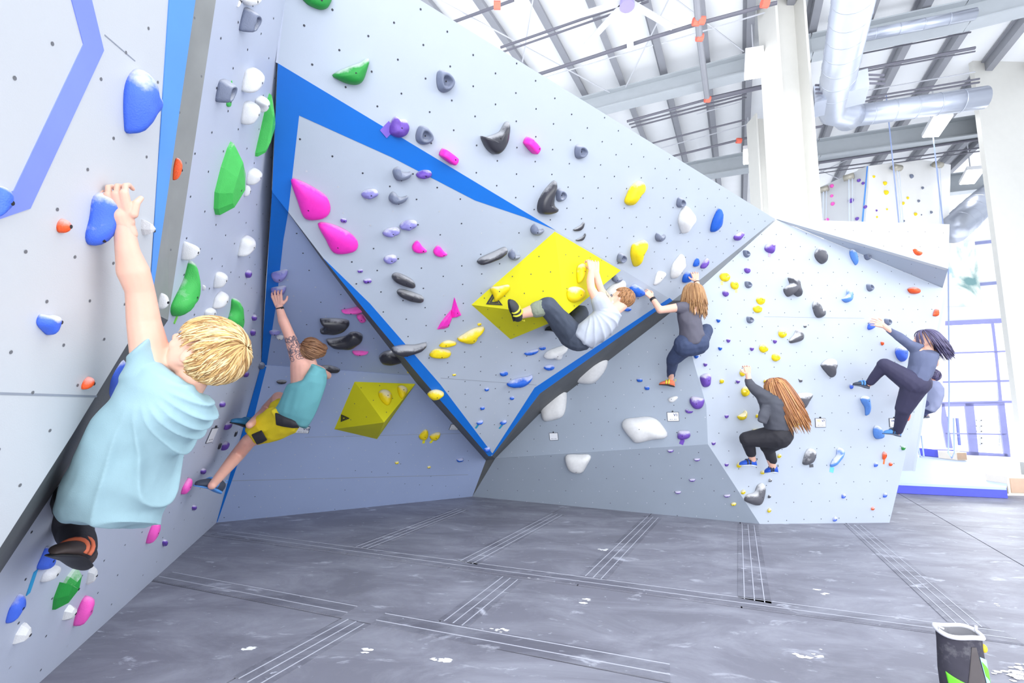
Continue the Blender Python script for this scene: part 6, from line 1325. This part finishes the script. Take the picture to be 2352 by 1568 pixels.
locks('hair', P_(0, -.08, .12), (.40 * hs, .47 * hs, .42 * hs), ax, V((0, .2, .97)), 620, .40, Hc, t, grav=IM(.42, 1, -.12).normalized(), gk=.62, face=.3, low=-.45, r0=.0065, lift=.02, seed=14)
mSw = mat('slate_sweatshirt', (82, 84, 94), rough=.85, var=.08, scale=9, bump=.15, bscale=250)
bm = bmesh.new(); loft(bm, [((1768, 902), (1796, 906), 4.83, .06), ((1752, 906), (1806, 912), 4.83, .10), ((1748, 922), (1808, 925), 4.83, .125), ((1750, 945), (1807, 942), 4.84, .13), ((1757, 965), (1808, 962), 4.85, .125), ((1760, 982), (1812, 980), 4.86, .125), ((1760, 986), (1813, 990), 4.86, .12)])
loft(bm, [((1713, 869), (1725, 868), 4.96, .04), ((1713, 884), (1731, 880), 4.91, .045), ((1722, 895), (1742, 888), 4.88, .055), ((1738, 912), (1760, 898), 4.85, .07), ((1750, 935), (1785, 905), 4.83, .09)], 16)
loft(bm, [((1748, 930), (1770, 930), 4.78, .04), ((1744, 950), (1768, 950), 4.77, .03), ((1741, 966), (1760, 974), 4.77, .02)], 14)
fuse('sweatshirt', bm, .006, mSw, t, 3, crumple(.008, 10, 11.0, IM(1, .7), .35))
bm = bmesh.new(); cap(bm, atY(1788, 1000, 4.86), atY(1792, 996, 4.86), .13, .125); cap(bm, hp, k1, .125, .078); cap(bm, k1, atY(1725, 1040, 5.1), .07, .052); cap(bm, hp, k2, .12, .075); cap(bm, k2, atY(1773, 1056, 5.13), .066, .05)
fuse('leggings', bm, .006, mLegg, t, 3, crumple(.002, 18, 2.0))
mB2 = mat('shoe_royal_blue', (30, 84, 196), rough=.5, var=.06); mWs = mat('shoe_pale_sole', (206, 212, 216), rough=.5); mStr = mat('shoe_black_strap', (48, 52, 66), rough=.6)
shoe(t, atY(1698, 1066, 5.16), atY(1737, 1070, 5.14), IM(.1, -1), .09, (mB2, mWs, mStr), .075); shoe(t, atY(1756, 1084, 5.18), atY(1786, 1086, 5.16), IM(.1, -1), .09, (mB2, mWs, mStr), .08)
# ===== woman on the far right
t = thing('person', 'person with dark hair in a slate long sleeved top, far right, face in profile', 'person')
bm = bmesh.new()
wr = atY(2030, 748, 5.06); el_ = atY(2066, 775, 4.98); sh = atY(2108, 806, 4.92); sh2 = atY(2142, 812, 4.96)
cap(bm, wr, wr * .7 + el_ * .3, .027, .028); cap(bm, wr * .7 + el_ * .3, el_, .026, .026); cap(bm, el_, sh, .026, .04); cap(bm, sh, sh2, .045, .045); cap(bm, sh2, atY(2146, 835, 5.1), .05, .04)
hc = atY(2124, 781, 4.94); hs = .22; ax, P_ = head(bm, hc, IM(-1, -.12, .25), IM(.05, -1, 0), hs, atY(2130, 806, 4.94), .05)
cap(bm, atY(2130, 806, 4.95), atY(2125, 825, 4.96), .05, .06); cap(bm, atY(2122, 830, 4.96), atY(2104, 880, 4.95), .07, .07)
hp = atY(2102, 884, 4.92); k1 = atY(2032, 838, 5.02); a1 = atY(1995, 882, 5.22); k2 = atY(2076, 938, 5.05); a2 = atY(2061, 996, 5.26)
cap(bm, hp, k1, .07, .045); cap(bm, k1, a1, .04, .03); cap(bm, hp, k2, .07, .05); cap(bm, k2, a2, .045, .03)
bd = fuse('body', bm, .006, SK, t, 3)
bm = bmesh.new(); hand(bm, wr, IM(-1, -.45, .15), IM(.3, -1, .1), IM(-.3, .7, 1), .17, (10, 30, 25)); joinm(bd, fuse('hand', bm, .0035, SK, t, 2))
eyes(t, P_, ax, hs, (60, 50, 46))
Hd = [mat('hair_dark_violet_brown', (74, 66, 96), rough=.4, var=.15, scale=40), mat('hair_dusky', (98, 92, 128), rough=.4, var=.12, scale=40)]
locks('hair', P_(0, -.09, .12), (.40 * hs, .50 * hs, .42 * hs), ax, V((0, .35, .93)), 520, .20, Hd, t, grav=IM(.5, 1, -.1).normalized(), gk=.6, face=-.15, hl=.15, low=-.5, r0=.006, lift=.03, seed=15)
mLs = mat('slate_blue_jersey', (98, 106, 136), rough=.85, var=.07, scale=9, bump=.12, bscale=250)
bm = bmesh.new(); loft(bm, [((2112, 800), (2146, 806), 4.94, .06), ((2096, 806), (2152, 812), 4.93, .10), ((2095, 822), (2147, 822), 4.93, .12), ((2097, 840), (2138, 842), 4.92, .125), ((2090, 858), (2130, 862), 4.92, .125), ((2086, 866), (2122, 876), 4.92, .12), ((2094, 880), (2114, 884), 4.92, .10)])
loft(bm, [((2036, 759), (2043, 753), 5.05, .03), ((2060, 780), (2072, 768), 4.98, .042), ((2084, 798), (2094, 785), 4.95, .05), ((2100, 815), (2120, 795), 4.93, .08)], 16)
fuse('top', bm, .006, mLs, t, 3, crumple(.007, 11, 15.0, IM(-.3, 1), .4))
mLg2 = mat('indigo_leggings', (58, 56, 84), rough=.75, var=.08)
bm = bmesh.new(); cap(bm, hp, hp + IM(.03, -.02), .125, .12); cap(bm, hp, k1, .12, .072); cap(bm, k1, a1 * .88 + k1 * .12, .066, .042); cap(bm, hp, k2, .12, .078); cap(bm, k2, a2 * .88 + k2 * .12, .07, .042)
fuse('leggings', bm, .006, mLg2, t, 3, crumple(.002, 18, 5.0))
shoe(t, atY(1959, 883, 5.26), atY(1995, 892, 5.24), IM(.2, -1), .09, (mat('shoe_charcoal', (62, 70, 86)), mat('shoe_grey_rubber', (96, 104, 120)), mSk), .075); shoe(t, atY(2030, 994, 5.28), atY(2067, 1002, 5.26), IM(.15, -1), .09, (mSk, mat('shoe_grey_rubber', (96, 104, 120)), mStr), .08)
# ===== climber half hidden behind the right edge
t = thing('person', 'person in faded blue grey clothes, half hidden past the right wall edge', 'person')
bm = bmesh.new(); Yb = 6.7
cap(bm, atY(2140, 888, Yb), atY(2130, 930, Yb), .08, .07); hc = atY(2136, 864, Yb + .05); ax, P_ = head(bm, hc, IM(-.8, -.2, .7), IM(.2, -1), .21, atY(2138, 882, Yb), .05)
cap(bm, atY(2150, 884, Yb), atY(2120, 884, Yb + .1), .05, .045); cap(bm, atY(2120, 884, Yb + .1), V((5.62, 6.85, 2.0)), .04, .03); cap(bm, atY(2130, 930, Yb), atY(2112, 940, Yb + .15), .09, .06); cap(bm, atY(2112, 940, Yb + .15), atY(2128, 955, Yb + .2), .05, .035)
bd = fuse('body', bm, .008, SKd, t, 3)
bm = bmesh.new(); hand(bm, V((5.62, 6.85, 2.0)), IM(-1, -.4), IM(1, 0), IM(0, 0, 1), .17, (20, 40, 40)); joinm(bd, fuse('hand', bm, .004, SKd, t, 2))
locks('hair', P_(0, -.08, .12), (.085, .10, .09), ax, V((0, 0, 1)), 400, .05, Hd, t, r0=.005, seed=21)
mFd = mat('faded_blue_grey_cloth', (140, 146, 176), rough=.85, var=.08)
bm = bmesh.new(); loft(bm, [((2130, 872), (2156, 876), Yb, .07), ((2126, 885), (2162, 890), Yb, .13), ((2124, 905), (2158, 908), Yb, .14), ((2120, 925), (2148, 932), Yb, .14), ((2116, 936), (2138, 944), Yb, .12)]); fuse('jacket', bm, .008, mFd, t, 3, crumple(.01, 9, 3.0))
bm = bmesh.new(); cap(bm, atY(2132, 932, Yb), atY(2114, 942, Yb + .12), .11, .08); cap(bm, atY(2114, 942, Yb + .12), atY(2122, 950, Yb + .16), .07, .05); fuse('trousers', bm, .008, mat('dusk_blue_trousers', (84, 90, 130), rough=.8), t, 2)
shoe(t, atY(2108, 962, Yb + .2), atY(2134, 958, Yb + .15), IM(-.1, -1), .11, (mat('shoe_tan', (176, 158, 160)), mat('shoe_grey_rubber', (96, 104, 120)), mStr), .11)
# ---------------------------------------------------------------- chalk bucket on the mat
bc = atz(2216, 1598, 0); t = thing('chalk_bucket', 'black chalk bucket with green and pale blue panels on the mat, bottom right', 'bag')
sc = bc.y / F; hgt = 128 * sc; rx, ry = 40 * sc, 34 * sc; t.location = bc
mB_ = mat('bucket_black_cloth', (62, 60, 72), rough=.8, var=.15, scale=18, chalk=.25); mB2_ = mat('bucket_brown_grey_cloth', (92, 86, 88), rough=.8, var=.12); mGr = mat('bucket_lime_panel', (120, 236, 60), rough=.7); mSkb = mat('bucket_pale_blue_panel', (176, 226, 240), rough=.7); mFl = mat('bucket_fleece_rim', (222, 222, 228), rough=.9, var=.1, scale=30)
N = 48; prof = [(0, .86), (.02, .95), (.12, 1.02), (.35, 1.04), (.6, 1.0), (.8, .97), (.97, .98), (1.0, 1.0)]
bm = bmesh.new(); rg = []
for z, s in prof:
    rg.append([bm.verts.new(((rx * s) * math.cos(2 * math.pi * k / N), (ry * s) * math.sin(2 * math.pi * k / N), hgt * z + .006 * math.sin(3 * 2 * math.pi * k / N) * z)) for k in range(N)])
for A_, B_ in zip(rg, rg[1:]):
    for k in range(N): bm.faces.new((A_[k], A_[(k + 1) % N], B_[(k + 1) % N], B_[k]))
bm.faces.new(rg[0][::-1])
inr = [bm.verts.new((v.co.x * .93, v.co.y * .9, v.co.z)) for v in rg[-1]]; dn = [bm.verts.new((v.co.x * .8, v.co.y * .8, hgt * .45)) for v in rg[-1]]
for a, b in ((rg[-1], inr), (inr, dn)):
    for k in range(N): bm.faces.new((a[k], a[(k + 1) % N], b[(k + 1) % N], b[k]))
bm.faces.new(dn); obj('bucket_body', bm, mB_, t, True)
bm = bmesh.new(); tube(bm, [V((rx * 1.0 * math.cos(a), ry * 1.0 * math.sin(a), hgt * (.985) + .006 * math.sin(3 * a))) for a in (2 * math.pi * i / 40 for i in range(41))], .010, 8); obj('fleece_rim', bm, mFl, t, True)
def bpanel(poly, m, nm, lift=1.035):               # poly in (angle deg, height 0..1), angle 270 faces the camera
    bm = bmesh.new(); us = []
    K_ = 8
    def sfc(a, z):
        s = 1.0
        for (z0, s0), (z1, s1) in zip(prof, prof[1:]):
            if z0 <= z <= z1: s = s0 + (s1 - s0) * (z - z0) / (z1 - z0)
        a = math.radians(a); return V((rx * s * lift * math.cos(a), ry * s * lift * math.sin(a), hgt * z))
    (a0, z0), (a1, z1), (a2, z2), (a3, z3) = poly; g_ = []
    for i in range(K_ + 1):
        r_ = []
        for j in range(K_ + 1):
            u, v = i / K_, j / K_; a = (a0 * (1 - u) + a1 * u) * (1 - v) + (a3 * (1 - u) + a2 * u) * v; z = (z0 * (1 - u) + z1 * u) * (1 - v) + (z3 * (1 - u) + z2 * u) * v
            r_.append(bm.verts.new(sfc(a, z)))
        g_.append(r_)
    for i in range(K_):
        for j in range(K_): bm.faces.new((g_[i][j], g_[i + 1][j], g_[i + 1][j + 1], g_[i][j + 1]))
    bmesh.ops.remove_doubles(bm, verts=bm.verts[:], dist=1e-5)
    bmesh.ops.solidify(bm, geom=bm.faces[:], thickness=.002); obj(nm, bm, m, t, True)
bpanel([(232, .02), (300, .02), (275, .86), (262, .86)], mB2_, 'front_panel'); bpanel([(192, .40), (246, .30), (233, .04), (200, .10)], mGr, 'lime_panel', 1.03)
bpanel([(282, .72), (338, .60), (340, .05), (302, .02)], mSkb, 'pale_blue_panel', 1.03); bpanel([(284, .66), (338, .40), (338, .24), (292, .44)], mGr, 'lime_stripe', 1.042)
bm = bmesh.new(); tube(bm, [V((rx * 1.06 * math.cos(math.radians(a)), ry * 1.06 * math.sin(math.radians(a)), hgt * (.26 - .05 * math.sin(math.radians((a - 240) * 3))))) for a in range(242, 300, 6)], .006, 6); obj('brush_loop', bm, mat('bucket_piping', (130, 128, 128)), t)
for z in (.80, .12): bm = bmesh.new(); ell(bm, V((rx * 1.0 * math.cos(math.radians(325)), ry * math.sin(math.radians(325)), hgt * z)), (.012, .012, .018)); obj('cord_toggle', bm, mat('toggle_yellow', (250, 212, 60), rough=.5), t, True)
bm = bmesh.new(); tube(bm, [V((-rx, 0, hgt)), V((-rx - .012, -.01, hgt + .02)), V((-rx + .012, -.01, hgt + .01))], .004, 6); obj('hang_loop', bm, mFl, t); bm = bmesh.new(); tube(bm, [V((rx * .95, 0, hgt)), V((rx, 0, hgt + .022))], .006, 6); obj('hang_loop', bm, mFl, t)
# spilled chalk and hand prints on the mat
mSp = mat('loose_chalk', (246, 246, 250), rough=.9)
def patchy(u, v, w, h, n, seed, par=None, nm='chalk_fleck'):
    rnd = random.Random(seed); bm = bmesh.new()
    for i in range(n):
        c = atz(u + rnd.gauss(0, w), v + rnd.gauss(0, h)); r = rnd.uniform(.3, 1) * .018; pts = []
        for k in range(9):
            a = 2 * math.pi * k / 9; q = r * rnd.uniform(.5, 1.3); pts.append(bm.verts.new((c.x + q * math.cos(a) * 1.7, c.y + q * math.sin(a) * .9, .0012 + .0002 * i)))
        bm.faces.new(pts)
    return obj(nm, bm, mSp, par)
o = patchy(2330, 1545, 16, 10, 26, 1, None, 'spilled_chalk'); tag(o, 'white spill of chalk on the mat right beside the chalk bucket', 'chalk', kind='stuff')
for i, (u, v, w, h, n) in enumerate(((1390, 1262, 14, 2, 8), (1232, 1325, 10, 3, 7), (1130, 1445, 16, 4, 8), (1342, 1381, 6, 3, 5), (1010, 1515, 12, 4, 7), (575, 1490, 8, 4, 6), (840, 1495, 8, 4, 5), (1870, 1510, 18, 9, 7), (1885, 1360, 12, 4, 5), (2290, 1390, 3, 2, 2), (1050, 1425, 8, 3, 5))):
    o = patchy(u, v, w, h, n, 10 + i, fl, 'chalk_fleck'); o['kind'] = 'stuff'
